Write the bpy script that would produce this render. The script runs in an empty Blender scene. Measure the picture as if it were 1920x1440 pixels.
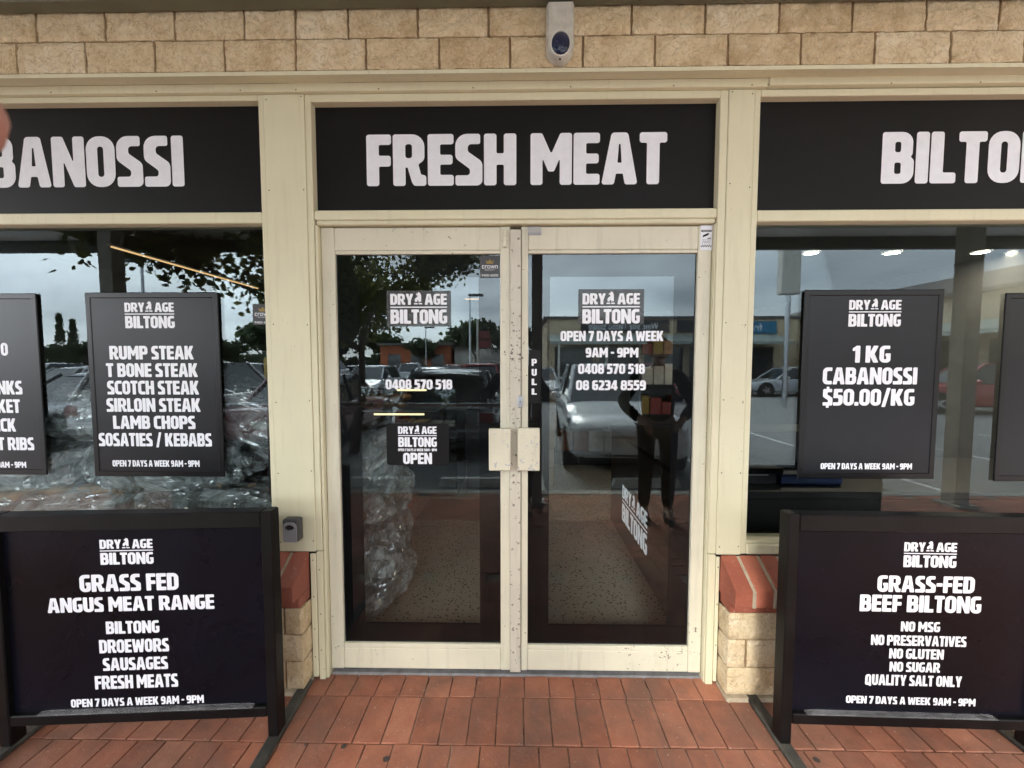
import bpy, math, random
from mathutils import Vector, Matrix, noise as mnoise

# ------------------------------------------------------------------ camera, sky, light
S = bpy.context.scene
COL = S.collection
F = 740.0
CAM = Vector((0.0, -1.83, 1.54))
PITCH, YAW = math.radians(3.1), math.radians(0.9)
sp, cp, sy, cy = math.sin(PITCH), math.cos(PITCH), math.sin(YAW), math.cos(YAW)
FW = Vector((-sy*cp, cy*cp, -sp)); RT = Vector((cy, sy, 0)); UP = Vector((-sy*sp, cy*sp, cp))
cam = bpy.data.cameras.new('camera')
cam.sensor_width = 36.0; cam.lens = 36.0*F/1920.0
cam.clip_start = 0.005; cam.clip_end = 2000
co = bpy.data.objects.new('camera', cam); COL.objects.link(co)
M3 = Matrix((RT, UP, -FW)).transposed()
co.matrix_world = Matrix.Translation(CAM) @ M3.to_4x4()
S.camera = co
cam.dof.use_dof = True; cam.dof.focus_distance = 1.85; cam.dof.aperture_fstop = 13.875/1.0   # a phone's 1 mm pupil
S.view_settings.view_transform = 'Standard'
S.view_settings.look = 'None'
S.view_settings.exposure = 3.36
S.view_settings.gamma = 1.0
S.cycles.use_denoising = True
S.cycles.max_bounces = 10
S.cycles.transparent_max_bounces = 24
S.cycles.sample_clamp_indirect = 6.0

SUN_EL, SUN_AZ = math.radians(39), math.radians(195)     # azimuth from +Y clockwise: sun behind the camera, to the left
W = bpy.data.worlds.new('World'); S.world = W; W.use_nodes = True
nt = W.node_tree; nt.nodes.clear()
def N(tree, typ, **kw):
    n = tree.nodes.new(typ)
    for k, v in kw.items(): setattr(n, k, v)
    return n
wout = N(nt, 'ShaderNodeOutputWorld'); bg = N(nt, 'ShaderNodeBackground')
sky = N(nt, 'ShaderNodeTexSky', sky_type='NISHITA'); sky.sun_disc = False
sky.sun_elevation = SUN_EL; sky.sun_rotation = SUN_AZ
tc = N(nt, 'ShaderNodeTexCoord')
mp = N(nt, 'ShaderNodeMapping'); mp.inputs['Scale'].default_value = (1.2, 1.2, 3.6)
nt.links.new(tc.outputs['Generated'], mp.inputs['Vector'])
nz = N(nt, 'ShaderNodeTexNoise'); nz.inputs['Scale'].default_value = 2.3; nz.inputs['Detail'].default_value = 7; nz.inputs['Roughness'].default_value = .52
nt.links.new(mp.outputs['Vector'], nz.inputs['Vector'])
cr = N(nt, 'ShaderNodeValToRGB')                          # cloud deck: dark slate bellies to bright breaks
e = cr.color_ramp.elements
e[0].position = .34; e[0].color = (2.9, 3.1, 3.4, 1)
e[1].position = .66; e[1].color = (7.0, 7.3, 7.4, 1)
m = cr.color_ramp.elements.new(.48); m.color = (5.2, 5.4, 5.7, 1)
nt.links.new(nz.outputs['Fac'], cr.inputs['Fac'])
sx = N(nt, 'ShaderNodeSeparateXYZ'); nt.links.new(tc.outputs['Generated'], sx.inputs[0])
br = N(nt, 'ShaderNodeMapRange'); br.inputs['From Min'].default_value = .55; br.inputs['From Max'].default_value = -.75
br.inputs['To Min'].default_value = .62; br.inputs['To Max'].default_value = 1.6
nt.links.new(sx.outputs['X'], br.inputs['Value'])
ml = N(nt, 'ShaderNodeVectorMath', operation='SCALE')
nt.links.new(cr.outputs['Color'], ml.inputs[0]); nt.links.new(br.outputs['Result'], ml.inputs['Scale'])
mx = N(nt, 'ShaderNodeMix', data_type='RGBA'); mx.inputs['Factor'].default_value = .88
nt.links.new(sky.outputs['Color'], mx.inputs['A']); nt.links.new(ml.outputs['Vector'], mx.inputs['B'])
nt.links.new(mx.outputs['Result'], bg.inputs['Color']); bg.inputs['Strength'].default_value = .10
nt.links.new(bg.outputs[0], wout.inputs[0])

sl = bpy.data.lights.new('sun', 'SUN'); sl.energy = 1.4; sl.angle = math.radians(35); sl.color = (1, .94, .84)
so = bpy.data.objects.new('sun', sl); COL.objects.link(so)
sd = Vector((math.sin(SUN_AZ)*math.cos(SUN_EL), math.cos(SUN_AZ)*math.cos(SUN_EL), math.sin(SUN_EL)))
so.rotation_euler = sd.to_track_quat('Z', 'Y').to_euler()

# ------------------------------------------------------------------ helpers
R = random.Random(7)
def ray(x, y): return FW + RT*((x-960)/F) + UP*((720-y)/F)
def PY(x, y, Y):
    d = ray(x, y); t = (Y-CAM.y)/d.y; return CAM + d*t
def srgb(r, g, b):
    f = lambda c: (c/255/12.92) if c/255 <= .04045 else ((c/255+.055)/1.055)**2.4
    return (f(r), f(g), f(b))

class MB:
    def __init__(s): s.v = []; s.f = []; s.m = []; s.t = []
    def add(s, vs, fs, mi=0, tone=0.5):
        o = len(s.v); s.v += [tuple(p) for p in vs]
        for f in fs: s.f.append([o+i for i in f]); s.m.append(mi); s.t.append(tone)
        return s
    def box(s, x0, x1, y0, y1, z0, z1, mi=0, tone=.5):
        v = [(x0,y0,z0),(x1,y0,z0),(x1,y1,z0),(x0,y1,z0),(x0,y0,z1),(x1,y0,z1),(x1,y1,z1),(x0,y1,z1)]
        return s.add(v, [(0,3,2,1),(4,5,6,7),(0,1,5,4),(1,2,6,5),(2,3,7,6),(3,0,4,7)], mi, tone)
    def hexa(s, v, mi=0, tone=.5):
        return s.add(v, [(0,3,2,1),(4,5,6,7),(0,1,5,4),(1,2,6,5),(2,3,7,6),(3,0,4,7)], mi, tone)
    def cbox(s, x0, x1, y0, y1, z0, z1, c=.004, mi=0, tone=.5):   # box with chamfered edges
        v = []
        for zz, k in ((z0, 0), (z0+c, 1), (z1-c, 1), (z1, 0)):
            i = c*(1-k)
            for px, py in ((x0+i+c, y0+i), (x1-i-c, y0+i), (x1-i, y0+i+c), (x1-i, y1-i-c), (x1-i-c, y1-i), (x0+i+c, y1-i), (x0+i, y1-i-c), (x0+i, y0+i+c)):
                v.append((px, py, zz))
        f = [tuple(range(7, -1, -1)), tuple(range(24, 32))]
        for r in range(3):
            for i in range(8): f.append((r*8+i, r*8+(i+1) % 8, r*8+8+(i+1) % 8, r*8+8+i))
        return s.add(v, f, mi, tone)
    def tube(s, pts, rad, n=10, mi=0, tone=.5, cap=True):
        pts = [Vector(p) for p in pts]
        if not hasattr(rad, '__len__'): rad = [rad]*len(pts)
        vs = []
        for i, p in enumerate(pts):
            d = (pts[min(i+1, len(pts)-1)] - pts[max(i-1, 0)]).normalized()
            a = d.cross(Vector((0, 0, 1)))
            if a.length < .05: a = d.cross(Vector((1, 0, 0)))
            a.normalize(); b = d.cross(a)
            for k in range(n):
                th = 2*math.pi*k/n
                vs.append(p + (a*math.cos(th) + b*math.sin(th))*rad[i])
        fs = []
        for i in range(len(pts)-1):
            for k in range(n): fs.append((i*n+k, i*n+(k+1) % n, (i+1)*n+(k+1) % n, (i+1)*n+k))
        if cap: fs += [tuple(range(n-1, -1, -1)), tuple((len(pts)-1)*n+k for k in range(n))]
        return s.add(vs, fs, mi, tone)
    def loft(s, rings, mi=0, cap=True, tone=.5):
        n = len(rings[0]); vs = [p for r in rings for p in r]; fs = []
        for i in range(len(rings)-1):
            for k in range(n): fs.append((i*n+k, i*n+(k+1) % n, (i+1)*n+(k+1) % n, (i+1)*n+k))
        if cap: fs += [tuple(range(n-1, -1, -1)), tuple((len(rings)-1)*n+k for k in range(n))]
        return s.add(vs, fs, mi, tone)
    def dome(s, c, r, axis=(0,-1,0), h=None, n=8, mi=0):
        a = Vector(axis).normalized(); u = a.orthogonal().normalized(); w = a.cross(u); h = r*.5 if h is None else h
        rings = [[Vector(c)+(u*math.cos(t)+w*math.sin(t))*r*k + a*h*z for t in [2*math.pi*i/n for i in range(n)]] for k, z in ((1, 0), (.75, .66), (.25, .97))]
        return s.loft(rings, mi)
    def ellipsoid(s, c, rx, ry, rz, n=20, m=12, mi=0, fn=None):
        vs = []; fs = []
        for j in range(m+1):
            ph = math.pi*j/m - math.pi/2
            for i in range(n):
                th = 2*math.pi*i/n
                p = Vector((math.cos(ph)*math.cos(th), math.cos(ph)*math.sin(th), math.sin(ph)))
                q = Vector((p.x*rx, p.y*ry, p.z*rz))
                if fn: q = fn(p, q)
                vs.append(Vector(c)+q)
        for j in range(m):
            for i in range(n): fs.append((j*n+i, j*n+(i+1) % n, (j+1)*n+(i+1) % n, (j+1)*n+i))
        return s.add(vs, fs, mi)
    def build(s, name, mats, parent=None, smooth=False, xf=None):
        me = bpy.data.meshes.new(name)
        vs = [xf(Vector(p)) for p in s.v] if xf else s.v
        me.from_pydata([tuple(p) for p in vs], [], s.f)
        if not isinstance(mats, (list, tuple)): mats = [mats]
        for m_ in mats: me.materials.append(m_)
        me.polygons.foreach_set('material_index', s.m)
        if len(set(s.t)) > 1:
            at = me.attributes.new('tone', 'FLOAT', 'FACE'); at.data.foreach_set('value', s.t)
        if smooth: me.polygons.foreach_set('use_smooth', [True]*len(me.polygons))
        me.update()
        o = bpy.data.objects.new(name, me); COL.objects.link(o)
        if parent is not None: adopt(o, parent)
        return o
def adopt(o, parent):
    o.parent = parent
    base = parent
    mw = Matrix.Identity(4)
    while base is not None:
        mw = base.matrix_basis @ mw if base.parent is None else base.matrix_parent_inverse @ base.matrix_basis @ mw
        base = base.parent
    o.matrix_parent_inverse = mw.inverted()
def tag(o, label=None, cat=None, group=None, kind=None):
    if label: o['label'] = label
    if cat: o['category'] = cat
    if group: o['group'] = group
    if kind: o['kind'] = kind
    return o
def thing(name, label, cat, loc=(0, 0, 0), group=None):
    o = bpy.data.objects.new(name, None); COL.objects.link(o)
    o.empty_display_size = .1
    o.matrix_basis = Matrix.Translation(loc)
    return tag(o, label, cat, group)
def copy_tree(o, parent=None):
    c = o.copy(); COL.objects.link(c); c.parent = parent
    for ch in list(o.children): copy_tree(ch, c)
    return c
def smooth_angle(o, deg=40):
    me = o.data
    me.polygons.foreach_set('use_smooth', [True]*len(me.polygons))
    try: me.set_sharp_from_angle(angle=math.radians(deg))
    except Exception: pass
    return o
def bevel(o, w=.004, seg=2):
    b = o.modifiers.new('bevel', 'BEVEL'); b.width = w; b.segments = seg; b.limit_method = 'ANGLE'; b.angle_limit = math.radians(40)
    return o

# ------------------------------------------------------------------ materials
def new_mat(name):
    m_ = bpy.data.materials.new(name); m_.use_nodes = True
    t = m_.node_tree; p = t.nodes['Principled BSDF']
    return m_, t, p
def noise_node(t, scale, detail=4, rough=.55, vec=None, dist=0):
    n = N(t, 'ShaderNodeTexNoise'); n.inputs['Scale'].default_value = scale; n.inputs['Detail'].default_value = detail
    n.inputs['Roughness'].default_value = rough; n.inputs['Distortion'].default_value = dist
    if vec: t.links.new(vec, n.inputs['Vector'])
    return n
def ramp(t, src, stops):
    r = N(t, 'ShaderNodeValToRGB'); el = r.color_ramp.elements
    for i, (p, c) in enumerate(stops):
        x = el[i] if i < 2 else el.new(p)
        x.position = p; x.color = tuple(c) + (1,) if len(c) == 3 else c
    t.links.new(src, r.inputs['Fac']); return r
def g3(v): return (v, v, v)
def mixc(t, fac, a, b, mode='MIX'):
    n = N(t, 'ShaderNodeMix', data_type='RGBA', blend_type=mode)
    for sock, val in (('Factor', fac), ('A', a), ('B', b)):
        if hasattr(val, 'links'): t.links.new(val, n.inputs[sock])
        elif sock == 'Factor': n.inputs[sock].default_value = val
        else: n.inputs[sock].default_value = tuple(val) + (1,)
    return n.outputs['Result']
def bump(t, p, h, strength=.3, dist=.01, prev=None):
    b = N(t, 'ShaderNodeBump'); b.inputs['Strength'].default_value = strength; b.inputs['Distance'].default_value = dist
    t.links.new(h, b.inputs['Height'])
    if prev is not None: t.links.new(prev.outputs['Normal'], b.inputs['Normal'])
    t.links.new(b.outputs['Normal'], p.inputs['Normal']); return b
def pos(t, scale=(1, 1, 1)):
    g = N(t, 'ShaderNodeTexCoord'); mpn = N(t, 'ShaderNodeMapping'); mpn.inputs['Scale'].default_value = scale
    t.links.new(g.outputs['Object'], mpn.inputs['Vector']); return mpn.outputs['Vector']
def plain(name, col, rough=.5, metal=0, var=.12, scale=6, bmp=0, bscale=60, spec=.5, coat=0):
    m_, t, p = new_mat(name)
    v = pos(t); n = noise_node(t, scale, 5, .6, v)
    lo = tuple(c*(1-var) for c in col); hi = tuple(min(1, c*(1+var)) for c in col)
    r = ramp(t, n.outputs['Fac'], [(.3, lo), (.7, hi)])
    t.links.new(r.outputs['Color'], p.inputs['Base Color'])
    p.inputs['Roughness'].default_value = rough; p.inputs['Metallic'].default_value = metal
    p.inputs['Specular IOR Level'].default_value = spec; p.inputs['Coat Weight'].default_value = coat
    if bmp:
        n2 = noise_node(t, bscale, 4, .6, v); bump(t, p, n2.outputs['Fac'], bmp, .004)
    return m_
def emit(name, col, strength):
    m_, t, p = new_mat(name)
    p.inputs['Base Color'].default_value = tuple(col)+(1,)
    p.inputs['Emission Color'].default_value = tuple(col)+(1,); p.inputs['Emission Strength'].default_value = strength
    return m_
def cream_paint(name, col, chips=.68, dirt=.2, chipcol=(.16, .13, .10)):
    m_, t, p = new_mat(name)
    v = pos(t)
    n1 = noise_node(t, 3.5, 6, .6, v)
    a = ramp(t, n1.outputs['Fac'], [(.3, tuple(c*(1-dirt*.6) for c in col)), (.68, col)])
    vs = pos(t, (14, 14, 1.1)); ns = noise_node(t, 3, 4, .6, vs)         # vertical grime streaks
    s_ = ramp(t, ns.outputs['Fac'], [(.54, g3(1)), (.82, g3(1-dirt))])
    c1 = mixc(t, 1.0, a.outputs['Color'], s_.outputs['Color'], 'MULTIPLY')
    n2 = noise_node(t, 46, 3, .7, v); n3 = noise_node(t, 2.2, 2, .5, v)
    ad = N(t, 'ShaderNodeMath', operation='MULTIPLY_ADD'); ad.inputs[1].default_value = .35
    t.links.new(n3.outputs['Fac'], ad.inputs[0]); t.links.new(n2.outputs['Fac'], ad.inputs[2])
    k = ramp(t, ad.outputs[0], [(chips+.17, g3(0)), (chips+.19, g3(1))])
    c2 = mixc(t, k.outputs['Color'], c1, chipcol)
    t.links.new(c2, p.inputs['Base Color'])
    p.inputs['Roughness'].default_value = .42
    nb = noise_node(t, 120, 3, .5, v); b = bump(t, p, nb.outputs['Fac'], .06, .002)
    iv = N(t, 'ShaderNodeMath', operation='SUBTRACT'); iv.inputs[0].default_value = 1; t.links.new(k.outputs['Color'], iv.inputs[1])
    bump(t, p, iv.outputs[0], .4, .001, b)
    return m_
def brick_mat(name, stops, spot=(.25, .17, .09), bmp=.9, toneamt=.35, fine=70, spotpos=.7, veins=0, dirt=None):
    m_, t, p = new_mat(name)
    at = N(t, 'ShaderNodeAttribute', attribute_name='tone')
    tcn = N(t, 'ShaderNodeTexCoord')
    off = N(t, 'ShaderNodeCombineXYZ')
    mm = N(t, 'ShaderNodeMath', operation='MULTIPLY'); mm.inputs[1].default_value = 37; t.links.new(at.outputs['Fac'], mm.inputs[0])
    t.links.new(mm.outputs[0], off.inputs['Y'])
    va = N(t, 'ShaderNodeVectorMath', operation='ADD'); t.links.new(tcn.outputs['Object'], va.inputs[0]); t.links.new(off.outputs[0], va.inputs[1])
    v = va.outputs[0]
    n1 = noise_node(t, 9, 6, .65, v)
    md = N(t, 'ShaderNodeMath', operation='MULTIPLY_ADD'); md.inputs[1].default_value = toneamt; md.inputs[2].default_value = -toneamt*.5
    t.links.new(at.outputs['Fac'], md.inputs[0])
    sm = N(t, 'ShaderNodeMath', operation='ADD'); t.links.new(md.outputs[0], sm.inputs[0]); t.links.new(n1.outputs['Fac'], sm.inputs[1])
    c = ramp(t, sm.outputs[0], stops).outputs['Color']
    n2 = noise_node(t, 26, 5, .7, v, .6)
    k = ramp(t, n2.outputs['Fac'], [(spotpos-.1, g3(0)), (spotpos, g3(.8))])
    c = mixc(t, k.outputs['Color'], c, spot)
    if veins:                                              # split-face cracks and pits
        nv = noise_node(t, 13, 4, .6, v, 2.2)
        kv = ramp(t, nv.outputs['Fac'], [(.470, g3(0)), (.498, g3(veins))]); q_ = kv.color_ramp.elements.new(.506); q_.color = (veins, veins, veins, 1); q_ = kv.color_ramp.elements.new(.53); q_.color = (0, 0, 0, 1)
        c = mixc(t, kv.outputs['Color'], c, spot)
        npit = noise_node(t, 75, 3, .6, v); kp = ramp(t, npit.outputs['Fac'], [(.64, g3(0)), (.72, g3(.55))]); c = mixc(t, kp.outputs['Color'], c, spot)
        nl = noise_node(t, 48, 3, .7, v, 1); kl = ramp(t, nl.outputs['Fac'], [(.55, g3(0)), (.7, g3(.5))]); c = mixc(t, kl.outputs['Color'], c, (.80, .72, .58))
    if dirt:                                               # grime and pale flecks that run across the units
        nd = noise_node(t, 2.6, 6, .68, tcn.outputs['Object'], .5); kd = ramp(t, nd.outputs['Fac'], [(.40, g3(0)), (.64, g3(.8))]); c = mixc(t, kd.outputs['Color'], c, dirt)
        nf = noise_node(t, 62, 3, .65, tcn.outputs['Object']); kf = ramp(t, nf.outputs['Fac'], [(.655, g3(0)), (.70, g3(.6))]); c = mixc(t, kf.outputs['Color'], c, (.50, .36, .29))
        ng = noise_node(t, 55, 3, .6, tcn.outputs['Object']); kg = ramp(t, ng.outputs['Fac'], [(.68, g3(0)), (.73, g3(.5))]); c = mixc(t, kg.outputs['Color'], c, (.12, .055, .035))
    t.links.new(c, p.inputs['Base Color']); p.inputs['Roughness'].default_value = .88
    n3 = noise_node(t, fine, 6, .65, v, .4)
    vo = noise_node(t, 24, 6, .7, v, 1.4)
    b = bump(t, p, vo.outputs['Fac'], bmp, .012); bump(t, p, n3.outputs['Fac'], bmp*.5, .004, b)
    return m_

def joint_mat():
    m_, t, p = new_mat('sandy_joint'); v = pos(t); n = noise_node(t, 5, 6, .7, v)
    r = ramp(t, n.outputs['Fac'], [(.40, (.07, .045, .032)), (.60, (.40, .32, .26))]); t.links.new(r.outputs['Color'], p.inputs['Base Color']); p.inputs['Roughness'].default_value = .97
    n2 = noise_node(t, 60, 4, .6, v); bump(t, p, n2.outputs['Fac'], .5, .004); return m_
CREAM = srgb(216, 201, 160)
M = {}
M['cream'] = cream_paint('cream_frame_paint', (.705, .67, .475), .74, .12)
M['door_cream'] = cream_paint('door_cream_paint', (.69, .66, .52), .70, .2)
M['astragal'] = cream_paint('worn_astragal_paint', (.62, .58, .48), .635, .25, (.10, .085, .075))
M['black_sign'] = plain('black_sign_vinyl', (.0042, .0042, .0046), .5, var=.2, scale=2, spec=.22)
M['white_vinyl'] = plain('white_vinyl', (.80, .82, .88), .5, var=.04, scale=30)
M['white_letter'] = plain('white_lettering', (.84, .86, .91), .45, var=.03, scale=30)
M['black_frame'] = plain('black_snap_frame', (.003, .003, .0045), .32, var=.3, spec=.3)
M['poster'] = plain('poster_sheet', (.0075, .0085, .012), .33, var=.2, scale=3, spec=.28)
M['brick'] = brick_mat('cream_rockface_brick', [(.28, (.50, .365, .195)), (.45, (.67, .53, .325)), (.6, (.75, .62, .405)), (.76, (.82, .73, .54))], (.40, .27, .135), 1.0, .22, 60, .74, .55)
M['mortar'] = plain('tan_mortar', (.28, .19, .105), .95, var=.25, scale=20, bmp=.5)
M['cream_mortar'] = plain('cream_mortar', (.41, .345, .25), .95, var=.2, scale=25, bmp=.6)
M['red_sill'] = brick_mat('red_sill_brick', [(.3, (.30, .085, .050)), (.7, (.42, .130, .075))], (.15, .04, .025), .4, .6, 140, .72, 0, (.26, .10, .07))
M['paver'] = brick_mat('red_brick_paver', [(.22, (.22, .080, .047)), (.42, (.31, .115, .066)), (.6, (.36, .138, .080)), (.8, (.41, .172, .104))], (.20, .085, .055), .3, .38, 190, .72, 0, (.165, .088, .062))
M['joint'] = joint_mat()
M['beam'] = plain('olive_beam_paint', (.125, .128, .085), .5, var=.12, scale=4)
M['lining'] = plain('verandah_lining', (.78, .78, .74), .7, var=.05)
M['dark_edge'] = plain('verandah_fascia', (.07, .075, .065), .5)
M['post'] = plain('post_paint', (.36, .335, .28), .5)
M['film'] = plain('black_window_film', (.004, .0042, .005), .5, var=.1, spec=.1)
M['steel'] = plain('satin_steel', (.52, .53, .55), .32, 1, var=.12, scale=40)
M['sticker_silver'] = plain('silver_sticker', (.42, .42, .41), .5)
M['grey_plastic'] = plain('grey_plastic', (.055, .06, .066), .45)
M['light_plastic'] = plain('silver_grey_face', (.30, .31, .33), .4)
M['siren_white'] = plain('weathered_white_plastic', (.50, .49, .43), .5, var=.22, scale=22)
M['siren_blue'] = plain('blue_lens', (.002, .009, .045), .15, var=.3, scale=12, coat=.2)
M['threshold'] = plain('grey_threshold', (.17, .17, .175), .7, var=.3, scale=20, bmp=.4)
M['rubber'] = plain('worn_dark_rubber', (.045, .043, .036), .7, var=.7, scale=9, bmp=.4)
M['asphalt'] = plain('asphalt', (.20, .20, .20), .9, var=.3, scale=14, bmp=.6, bscale=90)
M['gum'] = plain('trodden_gum', (.05, .038, .034), .8)
M['concrete'] = plain('concrete', (.33, .32, .29), .9, var=.2, scale=7, bmp=.3)
M['linepaint'] = plain('road_line_paint', (.6, .6, .58), .8, var=.2, scale=12)
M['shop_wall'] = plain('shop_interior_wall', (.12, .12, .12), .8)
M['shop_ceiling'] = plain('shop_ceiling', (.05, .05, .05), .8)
M['black_matt'] = plain('black_cabinet', (.012, .012, .014), .4)
M['carton'] = plain('brown_carton', (.34, .22, .11), .8, var=.2)
M['orange_box'] = plain('orange_box', (.22, .08, .025), .6, var=.2)
M['yellow_box'] = plain('yellow_packet', (.26, .175, .035), .5, var=.2)
M['red_box'] = plain('red_packet', (.20, .03, .025), .5, var=.2)
M['white_box'] = plain('white_packet', (.5, .48, .43), .6, var=.2)
M['blue_cloth'] = plain('dark_blue_crate', (.01, .025, .09), .5)
M['meat'] = plain('tan_packed_roll', (.30, .17, .09), .5, var=.35, scale=14)
M['wood'] = plain('firewood_bark', (.34, .24, .16), .9, var=.5, scale=12, bmp=.8)
M['led_warm'] = emit('warm_led_tube', (1, .62, .28), .10)
M['led_case'] = emit('case_led_tube', (1, .84, .48), .16)
M['downlight'] = emit('downlight_glow', (1, .86, .62), 28)
M['red_led'] = emit('red_digits', (1, .06, .03), 1.5)

def floor_mat():
    m_, t, p = new_mat('speckled_terrazzo')
    v = pos(t); n1 = noise_node(t, 2.5, 3, .5, v)
    base = ramp(t, n1.outputs['Fac'], [(.3, (.37, .325, .255)), (.7, (.44, .395, .325))]).outputs['Color']
    vo = N(t, 'ShaderNodeTexVoronoi'); vo.inputs['Scale'].default_value = 44; t.links.new(v, vo.inputs['Vector'])
    n2 = noise_node(t, 17, 3, .6, v)
    k = ramp(t, vo.outputs['Distance'], [(.25, g3(1)), (.33, g3(0))])
    k2 = ramp(t, n2.outputs['Fac'], [(.40, g3(0)), (.50, g3(1))])
    mk = mixc(t, 1.0, k.outputs['Color'], k2.outputs['Color'], 'MULTIPLY')
    c = mixc(t, mk, base, (.035, .03, .026))
    t.links.new(c, p.inputs['Base Color']); p.inputs['Roughness'].default_value = .45
    return m_
M['terrazzo'] = floor_mat()
def glass_mat(name, ior, tint):
    m_, t, p = new_mat(name); t.nodes.remove(p)
    out = t.nodes['Material Output']
    tr = N(t, 'ShaderNodeBsdfTransparent'); tr.inputs['Color'].default_value = tuple(tint)+(1,)
    gl = N(t, 'ShaderNodeBsdfGlossy'); gl.inputs['Roughness'].default_value = 0.0; gl.inputs['Color'].default_value = (.82, .95, 1, 1)
    fr = N(t, 'ShaderNodeFresnel'); fr.inputs['IOR'].default_value = ior
    mxs = N(t, 'ShaderNodeMixShader')
    geo = N(t, 'ShaderNodeNewGeometry')
    # same reflectance from either side of the sheet
    t.links.new(fr.outputs[0], mxs.inputs[0]); t.links.new(tr.outputs[0], mxs.inputs[1]); t.links.new(gl.outputs[0], mxs.inputs[2])
    t.links.new(mxs.outputs[0], out.inputs['Surface'])
    return m_
M['glass'] = glass_mat('window_glass', 1.60, (.88, .91, .91))
M['glass_back'] = glass_mat('window_glass_inner_face', 1.52, (.92, .95, .95))
def film_plastic():
    m_, t, p = new_mat('clear_crinkled_plastic'); t.nodes.remove(p); out = t.nodes['Material Output']
    v = pos(t, (1, 1.5, 1.5))
    wv = noise_node(t, 4, 3, .6, v, 1.0)
    dv = N(t, 'ShaderNodeMix', data_type='VECTOR'); dv.inputs['Factor'].default_value = .10
    t.links.new(v, dv.inputs['A']); t.links.new(wv.outputs['Color'], dv.inputs['B'])
    hs = []
    for sc in (5.0, 12.0):
        vo = N(t, 'ShaderNodeTexVoronoi'); vo.inputs['Scale'].default_value = sc; t.links.new(dv.outputs['Result'], vo.inputs['Vector']); hs.append(vo.outputs['Distance'])
    b1 = N(t, 'ShaderNodeBump'); b1.inputs['Strength'].default_value = .9; b1.inputs['Distance'].default_value = .05; t.links.new(hs[0], b1.inputs['Height'])
    b2 = N(t, 'ShaderNodeBump'); b2.inputs['Strength'].default_value = .55; b2.inputs['Distance'].default_value = .018; t.links.new(hs[1], b2.inputs['Height']); t.links.new(b1.outputs['Normal'], b2.inputs['Normal'])
    nrm = b2.outputs['Normal']
    tr = N(t, 'ShaderNodeBsdfTransparent'); tr.inputs['Color'].default_value = (.90, .92, .92, 1)
    df = N(t, 'ShaderNodeBsdfDiffuse'); df.inputs['Color'].default_value = (.80, .82, .81, 1); t.links.new(nrm, df.inputs['Normal'])
    gl = N(t, 'ShaderNodeBsdfGlossy'); gl.inputs['Roughness'].default_value = .16; gl.inputs['Color'].default_value = (1, 1, 1, 1); t.links.new(nrm, gl.inputs['Normal'])
    n2 = noise_node(t, 5, 5, .7, v, 2.0); a = ramp(t, n2.outputs['Fac'], [(.38, g3(.18)), (.62, g3(.72))])
    m1 = N(t, 'ShaderNodeMixShader'); t.links.new(a.outputs['Color'], m1.inputs[0]); t.links.new(tr.outputs[0], m1.inputs[1]); t.links.new(df.outputs[0], m1.inputs[2])
    fr = N(t, 'ShaderNodeFresnel'); fr.inputs['IOR'].default_value = 2.9; t.links.new(nrm, fr.inputs['Normal'])
    m2 = N(t, 'ShaderNodeMixShader'); t.links.new(fr.outputs[0], m2.inputs[0]); t.links.new(m1.outputs[0], m2.inputs[1]); t.links.new(gl.outputs[0], m2.inputs[2])
    t.links.new(m2.outputs[0], out.inputs['Surface'])
    return m_
M['film_plastic'] = film_plastic()
def grey_panel_mat():
    m_, t, p = new_mat('smoky_vinyl_panel')
    p.inputs['Base Color'].default_value = (.085, .09, .095, 1); p.inputs['Roughness'].default_value = .5; p.inputs['Alpha'].default_value = .7
    n = noise_node(t, 60, 2, .5, pos(t)); r = ramp(t, n.outputs['Fac'], [(.3, g3(.64)), (.7, g3(.72))]); t.links.new(r.outputs['Color'], p.inputs['Alpha'])
    return m_
M['smoky'] = grey_panel_mat()
def board_mat():
    m_, t, p = new_mat('glossy_black_board')
    v = pos(t)
    n = noise_node(t, 2.2, 3, .5, v); c = ramp(t, n.outputs['Fac'], [(.3, (.003, .003, .0048)), (.75, (.0055, .006, .012))])
    n4 = noise_node(t, 75, 2, .6, v); kk = ramp(t, n4.outputs['Fac'], [(.79, g3(0)), (.81, g3(1))])
    cc = mixc(t, kk.outputs['Color'], c.outputs['Color'], (.35, .34, .32))
    t.links.new(cc, p.inputs['Base Color'])
    v2 = pos(t, (1, 1, 1)); n2 = noise_node(t, 3, 4, .6, v2, 1)
    r = ramp(t, n2.outputs['Fac'], [(.3, g3(.22)), (.7, g3(.4))]); t.links.new(r.outputs['Color'], p.inputs['Roughness'])
    p.inputs['Specular IOR Level'].default_value = .14
    return m_
M['board'] = board_mat()
M['board_frame'] = plain('black_painted_timber', (.0045, .0042, .0046), .45, spec=.2, var=.5, scale=8, bmp=.15, bscale=40)

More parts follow.
